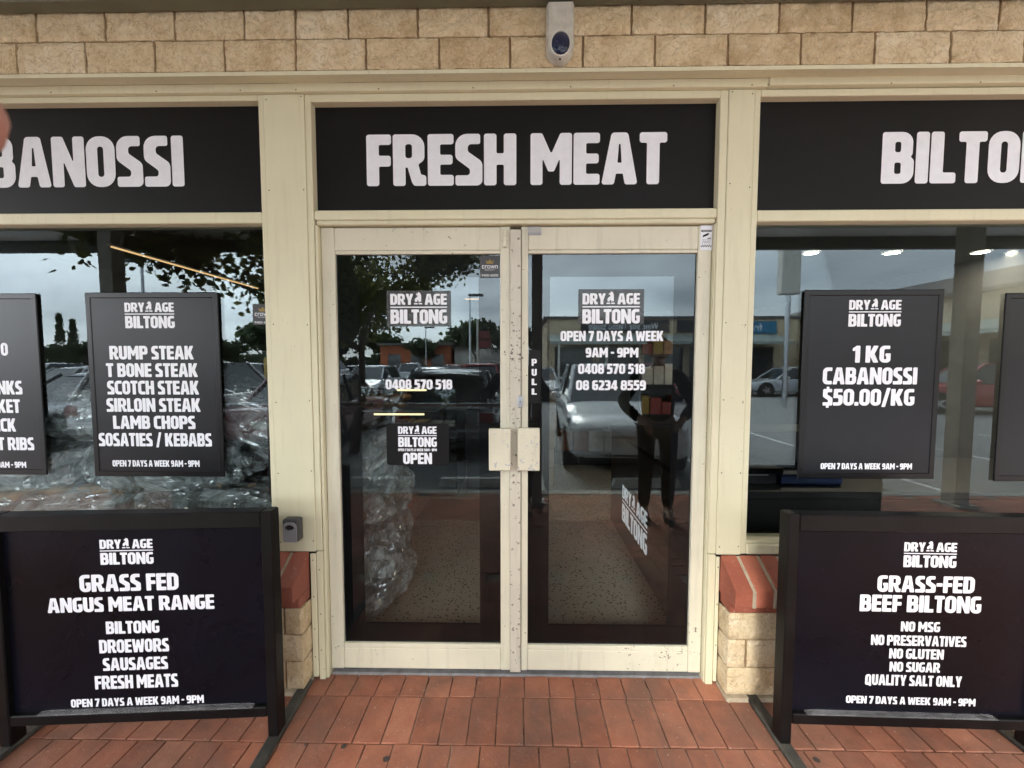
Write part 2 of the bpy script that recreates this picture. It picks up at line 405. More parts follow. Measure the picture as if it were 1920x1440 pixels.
# ------------------------------------------------------------------ lettering: a rounded condensed bold face drawn as outlines
def fillet(poly, seg=5):
    out = []; n = len(poly)
    for i in range(n):
        x, y = poly[i][:2]; r = poly[i][2] if len(poly[i]) > 2 else 2.5
        p0 = Vector(poly[i-1][:2]); p2 = Vector(poly[(i+1) % n][:2]); p = Vector((x, y))
        a = p0-p; b = p2-p; la, lb = a.length, b.length
        if la < 1e-6 or lb < 1e-6 or r <= 0: out.append((x, y)); continue
        a /= la; b /= lb; ang = a.angle(b)
        if ang > 3.05: out.append((x, y)); continue
        d = min(r/math.tan(ang/2), la*.49, lb*.49); rr = d*math.tan(ang/2)
        A = p+a*d; B = p+b*d; c = p+(a+b).normalized()*(rr/math.sin(ang/2))
        a0 = math.atan2(A.y-c.y, A.x-c.x); a1 = math.atan2(B.y-c.y, B.x-c.x); da = (a1-a0+math.pi) % (2*math.pi)-math.pi
        k = max(2, int(seg*abs(da)/1.57)+1)
        for j in range(k+1): out.append((c.x+rr*math.cos(a0+da*j/k), c.y+rr*math.sin(a0+da*j/k)))
    return out
Rr = 5
def RC(x0, y0, x1, y1, r): return [(x0, y0, r), (x1, y0, r), (x1, y1, r), (x0, y1, r)]
GL = {
 'I': (24, [RC(0, 0, 24, 100, Rr)]),
 'F': (48, [[(0,0,Rr),(24,0,Rr),(24,38,3),(47,38,Rr),(47,59,Rr),(24,59,3),(24,80,3),(48,80,Rr),(48,100,Rr),(0,100,Rr)]]),
 'E': (50, [[(0,0,Rr),(50,0,Rr),(50,21,Rr),(24,21,3),(24,41,3),(48,41,Rr),(48,60,Rr),(24,60,3),(24,80,3),(50,80,Rr),(50,100,Rr),(0,100,Rr)]]),
 'L': (48, [[(0,0,Rr),(48,0,Rr),(48,21,Rr),(24,21,3),(24,100,Rr),(0,100,Rr)]]),
 'T': (52, [[(14,0,Rr),(38,0,Rr),(38,80,3),(52,80,Rr),(52,100,Rr),(0,100,Rr),(0,80,Rr),(14,80,3)]]),
 'H': (62, [[(0,0,Rr),(24,0,Rr),(24,40,3),(38,40,3),(38,0,Rr),(62,0,Rr),(62,100,Rr),(38,100,Rr),(38,62,3),(24,62,3),(24,100,Rr),(0,100,Rr)]]),
 'M': (79, [[(0,0,Rr),(23,0,Rr),(23,52,1),(34,26,4),(45,26,4),(56,52,1),(56,0,Rr),(79,0,Rr),(79,100,Rr),(57,100,Rr),(39.5,60,2),(22,100,Rr),(0,100,Rr)]]),
 'N': (66, [[(0,0,Rr),(23,0,Rr),(23,52,1),(43,0,Rr),(66,0,Rr),(66,100,Rr),(43,100,Rr),(43,48,1),(23,100,Rr),(0,100,Rr)]]),
 'A': (69, [[(0,0,Rr),(24,0,Rr),(28,21,2),(41,21,2),(45,0,Rr),(69,0,Rr),(50,100,Rr+2),(19,100,Rr+2)], [(30.5,42,1.5),(38.5,42,1.5),(36,78,1),(33,78,1)]]),
 'V': (66, [[(18,0,Rr),(48,0,Rr),(66,100,Rr),(42,100,Rr),(33,40,2),(24,100,Rr),(0,100,Rr)]]),
 'W': (92, [[(12,0,Rr),(38,0,Rr),(46,46,2),(54,0,Rr),(80,0,Rr),(92,100,Rr),(69,100,Rr),(65,44,1),(56,94,Rr),(36,94,Rr),(27,44,1),(23,100,Rr),(0,100,Rr)]]),
 'Y': (64, [[(20,0,Rr),(44,0,Rr),(44,38,3),(64,100,Rr),(39,100,Rr),(32,66,2),(25,100,Rr),(0,100,Rr),(20,38,3)]]),
 'K': (66, [[(0,0,Rr),(24,0,Rr),(24,36,1),(40,0,Rr),(66,0,Rr),(45,52,3),(64,100,Rr),(39,100,Rr),(24,64,1),(24,100,Rr),(0,100,Rr)]]),
 'O': (58, [RC(0, 0, 58, 100, 26), RC(23, 20, 35, 80, 6)]),
 'Q': (62, [[(0,0,26),(36,0,3),(46,-12,4),(62,-3,4),(56,12,3),(58,100,26),(0,100,26)], RC(23, 20, 35, 80, 6)]),
 'D': (59, [[(0,0,Rr),(59,0,28),(59,100,28),(0,100,Rr)], [(24,20,2),(36,20,7),(36,80,7),(24,80,2)]]),
 'B': (60, [[(0,0,Rr),(60,0,22),(60,46,10),(53,52,4),(57,57,10),(57,100,20),(0,100,Rr)], RC(24, 19, 36, 41, 4), RC(24, 61, 35, 81, 4)]),
 'P': (60, [[(0,0,Rr),(24,0,Rr),(24,36,3),(60,36,24),(60,100,24),(0,100,Rr)], RC(24, 56, 37, 81, 5)]),
 'R': (64, [[(0,0,Rr),(24,0,Rr),(24,36,2),(28,36,2),(36,8,8),(40,0,8),(64,0,Rr),(64,20,5),(54,22,4),(49,42,4),(61,50,14),(61,100,24),(0,100,Rr)], RC(24, 54, 37, 81, 5)]),
 'S': (52, [[(0,0,Rr),(30,0,4),(52,0,24),(52,46,14),(24,66,7),(24,80,7),(48,80,4),(48,100,Rr),(0,100,26),(0,53,14),(28,32,7),(28,20,7),(0,20,4)]]),
 'C': (52, [[(52,0,Rr),(52,21,4),(23,21,9),(23,79,9),(52,79,4),(52,100,Rr),(0,100,28),(0,0,28)]]),
 'G': (56, [[(56,0,20),(56,55,4),(30,55,4),(30,38,4),(34,38,2),(34,20,3),(23,20,8),(23,80,8),(52,80,4),(52,100,Rr),(0,100,28),(0,0,28)]]),
 'U': (60, [[(0,0,26),(60,0,26),(60,100,Rr),(36,100,Rr),(36,20,6),(24,20,6),(24,100,Rr),(0,100,Rr)]]),
 '0': (56, [RC(0, 0, 56, 100, 25), RC(22, 20, 34, 80, 6)]),
 '1': (38, [[(14,0,Rr),(38,0,Rr),(38,100,Rr),(20,100,Rr),(0,84,Rr),(0,66,Rr),(14,72,2)]]),
 '2': (51, [[(0,0,Rr),(51,0,Rr),(51,20,4),(30,20,3),(51,54,14),(51,100,24),(2,100,8),(2,80,4),(27,80,7),(27,60,7),(0,22,4)]]),
 '3': (51, [[(0,0,Rr),(51,0,24),(51,46,8),(45,52,3),(51,57,8),(51,100,24),(0,100,Rr),(0,80,4),(27,80,6),(27,61,5),(12,61,3),(12,42,3),(28,42,5),(28,20,6),(0,20,4)]]),
 '4': (59, [[(28,0,Rr),(51,0,Rr),(51,16,1),(59,16,3),(59,36,3),(51,36,1),(51,100,Rr),(26,100,Rr),(0,36,3),(0,16,4),(28,16,1)], [(19,36,1),(28,36,1),(28,64,1)]]),
 '5': (51, [[(0,0,Rr),(51,0,24),(51,64,20),(24,64,3),(25,80,3),(48,80,4),(48,100,Rr),(3,100,Rr),(0,45,4),(28,45,7),(28,20,7),(0,20,4)]]),
 '6': (54, [[(0,0,25),(54,0,23),(54,62,20),(24,62,3),(24,80,7),(48,80,4),(48,100,Rr),(0,100,26)], RC(23, 19, 32, 44, 4)]),
 '7': (52, [[(6,0,Rr),(31,0,Rr),(52,78,3),(52,100,Rr),(0,100,Rr),(0,79,4),(27,79,3)]]),
 '8': (56, [[(0,0,22),(56,0,22),(56,46,12),(51,52,4),(54,57,10),(54,100,22),(2,100,22),(2,57,10),(5,52,4),(0,46,12)], RC(22, 19, 34, 42, 5), RC(22, 61, 34, 81, 5)]),
 '.': (22, [RC(0, 0, 22, 22, 4)]), '-': (32, [RC(0, 38, 32, 58, 4)]),
 '/': (46, [[(0,-8,4),(20,-8,4),(46,106,4),(26,106,4)]]),
 '$': (52, [[(0,0,Rr),(18,0,1),(18,-13,3),(33,-13,3),(33,0,1),(52,0,22),(52,46,14),(24,66,7),(24,80,7),(48,80,4),(48,100,Rr),(33,100,1),(33,113,3),(18,113,3),(18,100,1),(0,100,24),(0,53,14),(28,32,7),(28,20,7),(0,20,4)]]),
 # emblem: a standing horned beast over a broken ground line
 '~': (82, [[(22,26,1),(40,26,1),(41,34,2),(46,40,2),(53,36,2),(54,24,1),(64,23,1),(66,36,2),(70,26,1),(76,27,1),(75,44,3),(76,78,6),(69,104,4),(56,111,2),(46,112,1),(50,104,2),(36,98,2),(31,88,2),(46,82,3),(44,72,3),(28,58,4),(20,48,3)], [(12,4,1),(44,4,1),(47,15,1),(14,15,1)][::1], [(55,4,1),(86,4,1),(82,15,1),(52,15,1)]]),
}
n9 = GL['6']; GL['9'] = (54, [[(54-q[0], 100-q[1], q[2]) for q in poly] for poly in n9[1]])
def fill2d(polys):
    cu = bpy.data.curves.new('outline', 'CURVE'); cu.dimensions = '2D'; cu.fill_mode = 'BOTH'
    for poly in polys:
        s_ = cu.splines.new('POLY'); s_.points.add(len(poly)-1); s_.use_cyclic_u = True
        for i, q in enumerate(poly): s_.points[i].co = (q[0], q[1], 0, 1)
    o = bpy.data.objects.new('outline', cu); COL.objects.link(o)
    dg = bpy.context.evaluated_depsgraph_get()
    me = bpy.data.meshes.new_from_object(o.evaluated_get(dg))
    vs = [(v.co.x, v.co.y) for v in me.vertices]; fs = [tuple(p.vertices) for p in me.polygons]
    bpy.data.objects.remove(o); bpy.data.curves.remove(cu); bpy.data.meshes.remove(me)
    return vs, fs
def font2d(text):
    cu = bpy.data.curves.new('outline', 'FONT'); cu.body = text; cu.size = 1.0; cu.fill_mode = 'BOTH'
    o = bpy.data.objects.new('outline', cu); COL.objects.link(o)
    dg = bpy.context.evaluated_depsgraph_get()
    me = bpy.data.meshes.new_from_object(o.evaluated_get(dg))
    vs = [(v.co.x, v.co.y) for v in me.vertices]; fs = [tuple(p.vertices) for p in me.polygons]
    bpy.data.objects.remove(o); bpy.data.curves.remove(cu); bpy.data.meshes.remove(me)
    x0 = min(v[0] for v in vs); x1 = max(v[0] for v in vs); y0 = min(v[1] for v in vs); y1 = max(v[1] for v in vs)
    return [((v[0]-x0)/(x1-x0), (v[1]-y0)/(y1-y0)) for v in vs], fs
CACHE = {k: (w, fill2d([fillet(p) for p in polys])) for k, (w, polys) in GL.items()}
GAP, SPC = 3.2, 24
def natural(text):
    x = 0
    for ch in text: x += SPC if ch == ' ' else CACHE[ch][0]+GAP
    return x-GAP
def put_text(mb, text, u0, u1, v0, v1, plane, mi=0):
    """text filling the box u0..u1 (baseline v0, cap line v1) on a plane(u, v) -> point"""
    k = (u1-u0)/natural(text); h = (v1-v0)/100; x = 0
    for ch in text:
        if ch == ' ': x += SPC; continue
        w, (vs, fs) = CACHE[ch]
        mb.add([plane(u0+(x+a)*k, v0+b*h) for a, b in vs], fs, mi); x += w+GAP
def put_font(mb, text, u0, u1, v0, v1, plane, mi=0):
    vs, fs = font2d(text)
    mb.add([plane(u0+a*(u1-u0), v0+b*(v1-v0)) for a, b in vs], fs, mi)
def put_rect(mb, u0, u1, v0, v1, plane, mi=0):
    mb.add([plane(u0, v0), plane(u1, v0), plane(u1, v1), plane(u0, v1)], [(0, 1, 2, 3)], mi)
def put_poly(mb, pts, plane, mi=0):
    vs, fs = fill2d([pts]); mb.add([plane(a, b) for a, b in vs], fs, mi)
def put_logo(mb, u0, u1, v0, v1, plane, mi=0):
    w, h = u1-u0, v1-v0
    put_text(mb, 'DRY', u0, u0+w*.405, v0+h*.625, v0+h*.985, plane, mi)
    vs, fs = CACHE['~'][1]
    k = w*.150/74; mb.add([plane(u0+w*.415+(a-12)*k, v0+h*.625+b*h*.0037) for a, b in vs], fs, mi)
    put_text(mb, 'AGE', u0+w*.605, u0+w*.995, v0+h*.625, v0+h*.985, plane, mi)
    put_rect(mb, u0, u0+w, v0+h*.525, v0+h*.565, plane, mi)
    put_text(mb, 'BILTONG', u0, u0+w, v0, v0+h*.47, plane, mi)
def yplane(Y): return lambda u, v: Vector((u, Y, v))
def boxpx(x0, x1, y0, y1, Y):
    """metric box on the wall plane Y of a box measured on the photograph"""
    a = PY((x0+x1)/2, y0, Y); b = PY((x0+x1)/2, y1, Y); l = PY(x0, (y0+y1)/2, Y); r = PY(x1, (y0+y1)/2, Y)
    return l.x, r.x, b.z, a.z

# ------------------------------------------------------------------ ground
XL, XR = -4.75, 4.75
g = MB(); g.add([(-400,-400,-.13),(400,-400,-.13),(400,300,-.13),(-400,300,-.13)], [(0,1,2,3)])
tag(g.build('car_park', M['asphalt']), 'grey asphalt car park', None, None, 'structure')
g = MB()                                                   # footpath: individual pavers over a joint bed
g.box(-9, 9, -2.62, -.02, -.12, -.008, 1)
def paver(x0, x1, y0, y1, ang=0):
    dz = R.uniform(-.0015, .0015); c = .0022; j = R.uniform(.0014, .003)
    g.cbox(x0+j, x1-j, y0+j, y1-j, -.03, dz, c, 0, R.random())
rows = [(-.094, .036, .007), (-.321, -.094, 0.0), (-.548, -.321, .058), (-.775, -.548, .0)]
for (y0, y1, off) in rows:
    x = -4.0 + off - .0525
    while x < 4.0:
        w = .1165
        if y1 > -.05 and not (-1.0 < x+.06 < 0.95): x += w; continue
        paver(x, x+w, y0, y1); x += w
# herringbone over the rest of the footpath
a = .1165
for ix in range(-50, 51):
    for iy in range(0, 16):
        x, y = ix*a, -.775 - (iy+1)*a; c4 = (ix-iy) % 4
        if c4 == 0: paver(x, x+2*a, y, y+a)
        elif c4 == 3 and iy < 15: paver(x, x+a, y-a, y+a)
for px, py, r_ in ((644, 1401, .011), (724, 1424, .013), (573, 1398, .006), (1531, 1426, .012), (1010, 1412, .004), (1188, 1352, .004), (850, 1330, .003)):
    q = ray(px, py); q = CAM + q*(-CAM.z/q.z)
    ring = [(q.x+r_*R.uniform(.75, 1.15)*math.cos(i*.45), q.y+r_*R.uniform(.75, 1.15)*math.sin(i*.45), .0031) for i in range(14)]
    g.add(ring, [tuple(range(14))], 2, .5)
footpath = g.build('footpath', [M['paver'], M['joint'], M['gum']])
tag(footpath, 'red brick paved footpath before the shop', None, None, 'structure')
k = MB(); k.cbox(-60, 60, -2.78, -2.625, -.129, .004, .012)
tag(k.build('kerb', M['concrete']), 'concrete kerb at the edge of the brick footpath', None, None, 'structure')
ln = MB()
for i in range(-7, 9): ln.box(i*2.6+.28, i*2.6+.36, -8.0, -3.1, -.129, -.126)
for i in range(-10, 12): ln.box(i*2.6+.28, i*2.6+.36, -21.0, -15.2, -.129, -.126)
tag(ln.build('parking_lines', M['linepaint']), 'white painted bay lines on the car park', None, None, 'structure')

# ------------------------------------------------------------------ upper brick wall
bw = MB()
bw.box(-4.9, 4.9, -.078, .12, 2.785, 3.398, 1)
def rbrick(x0, x1, z0, z1, yf=-.09, d=.06, nx=15, nz=7, axis=0, amp=.0042, flip=1):
    """rock-faced brick: front face a jittered grid, edges rounded back"""
    tone = R.random(); vs = []; fs = []
    seed = R.uniform(0, 90)
    for j in range(nz+1):
        for i in range(nx+1):
            u = i/nx; w = j/nz
            xx = x0+(x1-x0)*u; zz = z0+(z1-z0)*w
            edge = min(u*(x1-x0), (1-u)*(x1-x0), w*(z1-z0), (1-w)*(z1-z0))
            out = amp*(mnoise.noise(Vector((xx*24+seed, zz*34, seed)))*1.3 + .8*mnoise.noise(Vector((xx*70+seed, zz*90, seed)))) + (0.0 if edge > .004 else -.005)
            if 0 < i < nx: xx += R.uniform(-.002, .002)
            if edge < 1e-5:
                xx += R.uniform(-.0012, .0012); zz += R.uniform(-.0012, .0012)
            vs.append((xx, yf-out, zz) if axis == 0 else (yf-flip*out if False else yf+flip*out, xx, zz))
    for j in range(nz):
        for i in range(nx):
            q = j*(nx+1)+i; fs.append((q, q+1, q+nx+2, q+nx+1))
    # skirt back
    rim = [i for i in range(nx+1)] + [j*(nx+1)+nx for j in range(1, nz+1)] + [nz*(nx+1)+i for i in range(nx-1, -1, -1)] + [j*(nx+1) for j in range(nz-1, 0, -1)]
    o = len(vs)
    for r_ in rim:
        p = vs[r_]; vs.append((p[0], p[1]+d, p[2]) if axis == 0 else (p[0]-flip*d, p[1], p[2]))
    L = len(rim)
    for i in range(L): fs.append((rim[i], o+i, o+(i+1) % L, rim[(i+1) % L]))
    bw_target.add(vs, fs, 0, tone)
bw_target = bw
RA = [-2.074-.301*k for k in range(9, 0, -1)] + [-2.074,-1.772,-1.471,-1.17,-.949,-.724,-.427,-.127,.174,.475,.782,1.089,1.39,1.693,1.991] + [1.991+.301*k for k in range(1, 10)]
RB = [-2.168-.303*k for k in range(9, 0, -1)] + [-2.168,-1.865,-1.562,-1.26,-.952,-.65,-.337,-.036,.272,.575,.88,1.183,1.488,1.799] + [1.799+.303*k for k in range(1, 11)]
for J, z0, z1 in ((RB, 2.789, 2.913), (RA, 2.919, 3.042), (RB, 3.048, 3.17), (RA, 3.176, 3.30), (RB, 3.306, 3.395)):
    for x0, x1 in zip(J[:-1], J[1:]): rbrick(x0+.0055, x1-.0055, z0, z1)
wall = bw.build('brick_wall', [M['brick'], M['mortar']], None)
for p_ in wall.data.polygons: p_.use_smooth = False
tag(wall, 'band of cream rock-faced brickwork above the black signs', 'wall')

# ------------------------------------------------------------------ low brick walls with red brick sills
def low_wall(side, label):
    global bw_target
    root = thing('low_brick_wall', label, 'wall', (side*2.9, 0, 0))
    xe = .953 if side > 0 else -.997                     # end beside the door
    xf = side*4.8
    b = MB(); bw_target = b
    lo, hi = (xe, xf) if side > 0 else (xf, xe)
    b.box(lo+(.012 if side > 0 else 0), hi-(.012 if side < 0 else 0), -.08, -.001, -.04, .44, 1)
    b.box(lo-.004, hi+.004, -.102, -.0015, -.04, .019, 2)       # mortar plinth
    zs = [(.024, .150), (.156, .281), (.287, .408)]
    for r_, (z0, z1) in enumerate(zs):
        if side > 0: js = [xe, 1.235, 1.54] if r_ % 2 == 0 else [xe, 1.036, 1.34]
        else: js = [xe, -1.079, -1.38] if r_ % 2 == 0 else [xe, -1.29, -1.59]
        while abs(js[-1]) < 4.7: js.append(js[-1]+side*.302)
        for x0, x1 in zip(js[:-1], js[1:]):
            a0, a1 = min(x0, x1), max(x0, x1)
            rbrick(a0+(.0 if a0 == xe else .005), a1-(.0 if a1 == xe else .005), z0, z1, -.092, .05, amp=.002)
        # return face of the end brick
        tone_keep = R.random()
        rb_axis(b, xe, -.090, -.002, z0, z1, -side)
    br_ = b.build('brickwork', [M['brick'], M['mortar'], M['cream_mortar']], root)
    s_ = MB()
    # red header course under the sill, then sloping sill bricks
    x = xe
    sy0, z_f0, z_f1, z_b = -.145, .468, .545, .638
    s_.box(lo+.004, hi-.004, -.093, -.0012, .412, .462, 0, .35)
    i = 0
    xs = xe - side*.0 + (-.003 if side > 0 else -.003)
    while abs(xs) < 4.7:
        w = .0745; x0, x1 = (xs, xs+w) if side > 0 else (xs-w, xs)
        v = [(x0, sy0, z_f0), (x1, sy0, z_f0), (x1, -.004, .464), (x0, -.004, .464),
             (x0, sy0-.002, z_f1), (x1, sy0-.002, z_f1), (x1, -.004, z_b), (x0, -.004, z_b)]
        v = [(q[0]+R.uniform(-.0015, .0015), q[1]+R.uniform(-.002, .002), q[2]+R.uniform(-.0015, .0015)) for q in v]
        s_.hexa(v, 0, R.random())
        # mortar joint standing slightly proud between the bricks
        a0, a1 = (x1-.001, x1+.0175) if side > 0 else (x0-.0175, x0+.001)
        pr = -.0005
        v = [(a0, sy0-pr, z_f0-.002), (a1, sy0-pr, z_f0-.002), (a1, -.004, z_f0+.083), (a0, -.004, z_f0+.083),
             (a0, sy0-pr, z_f1-.004), (a1, sy0-pr, z_f1-.004), (a1, -.004, z_b-.004), (a0, -.004, z_b-.004)]
        s_.hexa([(q[0]+R.uniform(-.001, .001), q[1]+R.uniform(-.002, .002), q[2]+R.uniform(-.002, .002)) for q in v], 1, R.random())
        xs += side*(w+.0165)
    so_ = s_.build('sill', [M['red_sill'], M['cream_mortar']], root)
    bevel(so_, .004, 2)
def rb_axis(b, x, y0, y1, z0, z1, sgn):
    vs = []; fs = []; n = 3; seed = R.uniform(0, 50)
    for j in range(4):
        for i in range(n+1):
            u = i/n; w = j/3; e_ = 0 if (0 < i and 0 < j < 3) else -.003
            vs.append((x+sgn*(.0015*mnoise.noise(Vector((u*3+seed, w*3, 0)))+e_+.002), y0+(y1-y0)*u, z0+(z1-z0)*w))
    for j in range(3):
        for i in range(n): q = j*(n+1)+i; fs.append((q, q+1, q+n+2, q+n+1))
    b.add(vs, fs, 0, R.random())
low_wall(-1, 'low cream brick wall with red sloping sill left of the doors')
low_wall(1, 'low cream brick wall with red sloping sill right of the doors')

# ------------------------------------------------------------------ cream shopfront frame
fr = thing('shopfront_frame', 'cream painted timber shopfront frame around doors and windows', 'shopfront', (0, 0, 0))
def nails(mb, pts, Y, r=.0033, mi=1):
    for x, z in pts: mb.dome((x, Y, z), r, (0, -1, 0), .0015, 7, mi)
nail_m = plain('rusty_nail', (.10, .07, .05), .7)
h = MB()
h.hexa([(-4.8,-.088,2.768),(4.8,-.088,2.768),(4.8,-.021,2.781),(-4.8,-.021,2.781),(-4.8,-.088,2.784),(4.8,-.088,2.784),(4.8,-.021,2.786),(-4.8,-.021,2.786)])
h.cbox(-4.8, 1.094, -.020, .06, 2.747, 2.783, .003)
h.cbox(1.0965, 4.8, -.022, .06, 2.751, 2.785, .003)
h.box(-1.02, -.80, -.0215, -.019, 2.7805, 2.7835)
for x0, x1, zb in ((-4.7, -1.175, 2.722), (-.938, .897, 2.713), (1.074, 4.7, 2.717)): h.cbox(x0, x1, .0, .09, zb, 2.7465, .003)
nails(h, [(x, 2.752) for x in (-2.1, -1.62, -1.24, -.99, -.62, -.2, .23, .68, 1.02, 1.09, 1.62, 2.0)], -.022)
h.build('head', [M['cream'], nail_m], fr)
def pillar(x0, xa, xb, x1, label):
    p = MB()
    p.cbox(x0, xa, 0, .09, .64, 2.746, .0025); p.cbox(xb, x1, 0, .09, .64 if x0 > 0 or True else 0, 2.746, .0025)
    p.cbox(xa+.0005, xb-.0005, -.004, .08, .637, 2.7455, .0025)
    nn = []
    for z in (2.73, 2.33, 1.72, 1.36, 1.02, .68): nn += [(xa+.014, z+R.uniform(-.01, .01)), (xb-.012, z+R.uniform(-.01, .01))]
    nails(p, nn, -.0042)
    o = p.build('pillar', [M['cream'], nail_m], fr); return o
pillar(-1.176, -1.150, -.965, -.937, '')
pillar(.897, .932, 1.046, 1.0735, '')
t_ = MB()
t_.cbox(-4.7, -1.1765, .001, .09, 2.180, 2.230, .004)
t_.build('transom', M['cream'], fr)
t_ = MB(); t_.cbox(1.074, 4.7, .001, .09, 2.175, 2.225, .004); t_.build('transom', M['cream'], fr)
t_ = MB(); t_.cbox(-.936, .8965, .002, .09, 2.192, 2.236, .004); t_.cbox(-.93, .893, .008, .09, 2.172, 2.1925, .004)
nails(t_, [(.34, 2.2), (-.5, 2.205)], .0075, .004)
t_.build('transom', [M['cream'], nail_m], fr)
for x0, x1 in ((-4.7, -1.1765), (1.074, 4.7)):
    t_ = MB(); t_.cbox(x0, x1, -.006, .09, .640, .688, .004); t_.cbox(x0, x1, .006, .09, .6885, .702, .003); t_.build('window_sill', M['cream'], fr)
j = MB(); j.cbox(-.9645, -.936, -.006, .085, 0.0, .6365, .003); j.cbox(-.935, -.923, .004, .085, 0.0, 2.1715, .003)
j.cbox(-.992, -.9655, -.012, -.001, .018, .63, .003)
nails(j, [(-.978, z) for z in (.6, .42, .26, .12)], -.0122); nails(j, [(-.951, z) for z in (.55, .33, .15)], -.0062)
j.build('door_jamb', [M['cream'], nail_m], fr)
j = MB(); j.cbox(.897, .931, -.006, .085, 0.0, .6365, .003); j.cbox(.8915, .8965, .004, .085, 0.0, 2.1715, .002)
j.cbox(.9315, .948, -.010, -.001, .018, .63, .003)
nails(j, [(.94, z) for z in (.58, .40, .2)], -.0102)
j.build('door_jamb', [M['cream'], nail_m], fr)
for xs in (-4.74, 4.74):
    p = MB(); p.cbox(xs-.05, xs+.05, -.003, .09, .64, 2.745, .004); p.build('end_post', M['cream'], fr)
for sx_ in (-2.98, 2.98):
    p = MB(); p.cbox(sx_-.025, sx_+.025, .004, .0895, .7025, 2.174, .004); p.build('mullion', M['cream'], fr)
th = MB(); th.hexa([(-.92,.024,-.01),(.89,.024,-.01),(.89,.12,-.01),(-.92,.12,-.01),(-.92,.034,.008),(.89,.034,.008),(.89,.12,.014),(-.92,.12,.014)])
tag(th.build('door_threshold', M['threshold']), 'grey mortar threshold strip under the doors', 'threshold')

# ------------------------------------------------------------------ black fascia signs
def fascia(x0, x1, text, u0, u1, v0, v1, label, zb, zt):
    root = thing('fascia_sign', label, 'sign', ((x0+x1)/2, .04, zb), 'black fascia signs over the shopfront')
    p = MB(); p.box(x0, x1, .04, .075, zb, zt); p.build('panel', M['black_sign'], root)
    t = MB(); put_text(t, text, u0, u1, v0, v1, yplane(.0382)); t.build('lettering', M['white_vinyl'], root)
a_, b_, c_, d_ = boxpx(687.5, 1250, 250.5, 347.5, .04)
fascia(-.9365, .8965, 'FRESH MEAT', a_, b_, c_, d_, 'black sign over the doors reading FRESH MEAT', 2.2, 2.73)
a_, b_, c_, d_ = boxpx(31.7, 345, 256, 351, .04)
wfull = (b_-a_)*natural('CABANOSSI')/natural('ANOSSI')
fascia(-4.68, -1.16, 'CABANOSSI', b_-wfull, b_, c_, d_, 'black sign over the left window ending in NOSSI', 2.2, 2.73)
a_, b_, c_, d_ = boxpx(1652.7, 1911, 247, 344, .04)
wfull = (b_-a_)*natural('BILTONG')/natural('BILTO')
fascia(1.06, 4.68, 'BILTONG', a_, a_+wfull, c_, d_, 'black sign over the right window starting BILTO', 2.2, 2.73)

# ------------------------------------------------------------------ shop windows
def crown_sticker(parent, Y, x0, x1, z0, z1):
    s_ = MB(); pl = yplane(Y); put_rect(s_, x0, x1, z0, z1, pl, 0)
    pl = yplane(Y-.0006); w = x1-x0; h_ = z1-z0
    cx = (x0+x1)/2
    put_poly(s_, [(cx-w*.16, z0+h_*.64), (cx+w*.16, z0+h_*.64), (cx+w*.22, z0+h_*.82), (cx+w*.10, z0+h_*.74), (cx, z0+h_*.87), (cx-w*.10, z0+h_*.74), (cx-w*.22, z0+h_*.82)], pl, 1)
    put_font(s_, 'crown', x0+w*.1, x1-w*.1, z0+h_*.42, z0+h_*.58, pl, 2)
    put_font(s_, 'SECURITY', x0+w*.25, x1-w*.25, z0+h_*.34, z0+h_*.385, pl, 2)
    put_font(s_, '9400 6000', x0+w*.08, x1-w*.08, z0+h_*.06, z0+h_*.17, pl, 2)
    o = s_.build('sticker', [M['smoky_dark'], M['yellow_box'], M['white_vinyl']], parent)
    o['label'] = 'small dark security sticker with a yellow crown'
M['smoky_dark'] = plain('dark_grey_sticker', (.05, .052, .055), .5)
def window(x0, x1, label, st):
    root = thing('shop_window', label, 'window', ((x0+x1)/2, .05, .69), 'shopfront windows')
    p = MB(); p.add([(x0,.05,.69),(x1,.05,.69),(x1,.05,2.2),(x0,.05,2.2)], [(0,1,2,3)]); p.build('glass', M['glass'], root)
    p = MB(); p.add([(x0,.06,.69),(x1,.06,.69),(x1,.06,2.2),(x0,.06,2.2)], [(0,1,2,3)]); p.build('glass', M['glass_back'], root)
    return root
wl = window(-4.7, -1.15, 'wide left window with plastic sacks behind its glass', 0)
wr = window(1.05, 4.7, 'wide right window with downlights behind its glass', 1)
a_, b_, c_, d_ = boxpx(474, 512, 570, 609, .049); crown_sticker(wl, .0485, a_, b_, c_, d_)

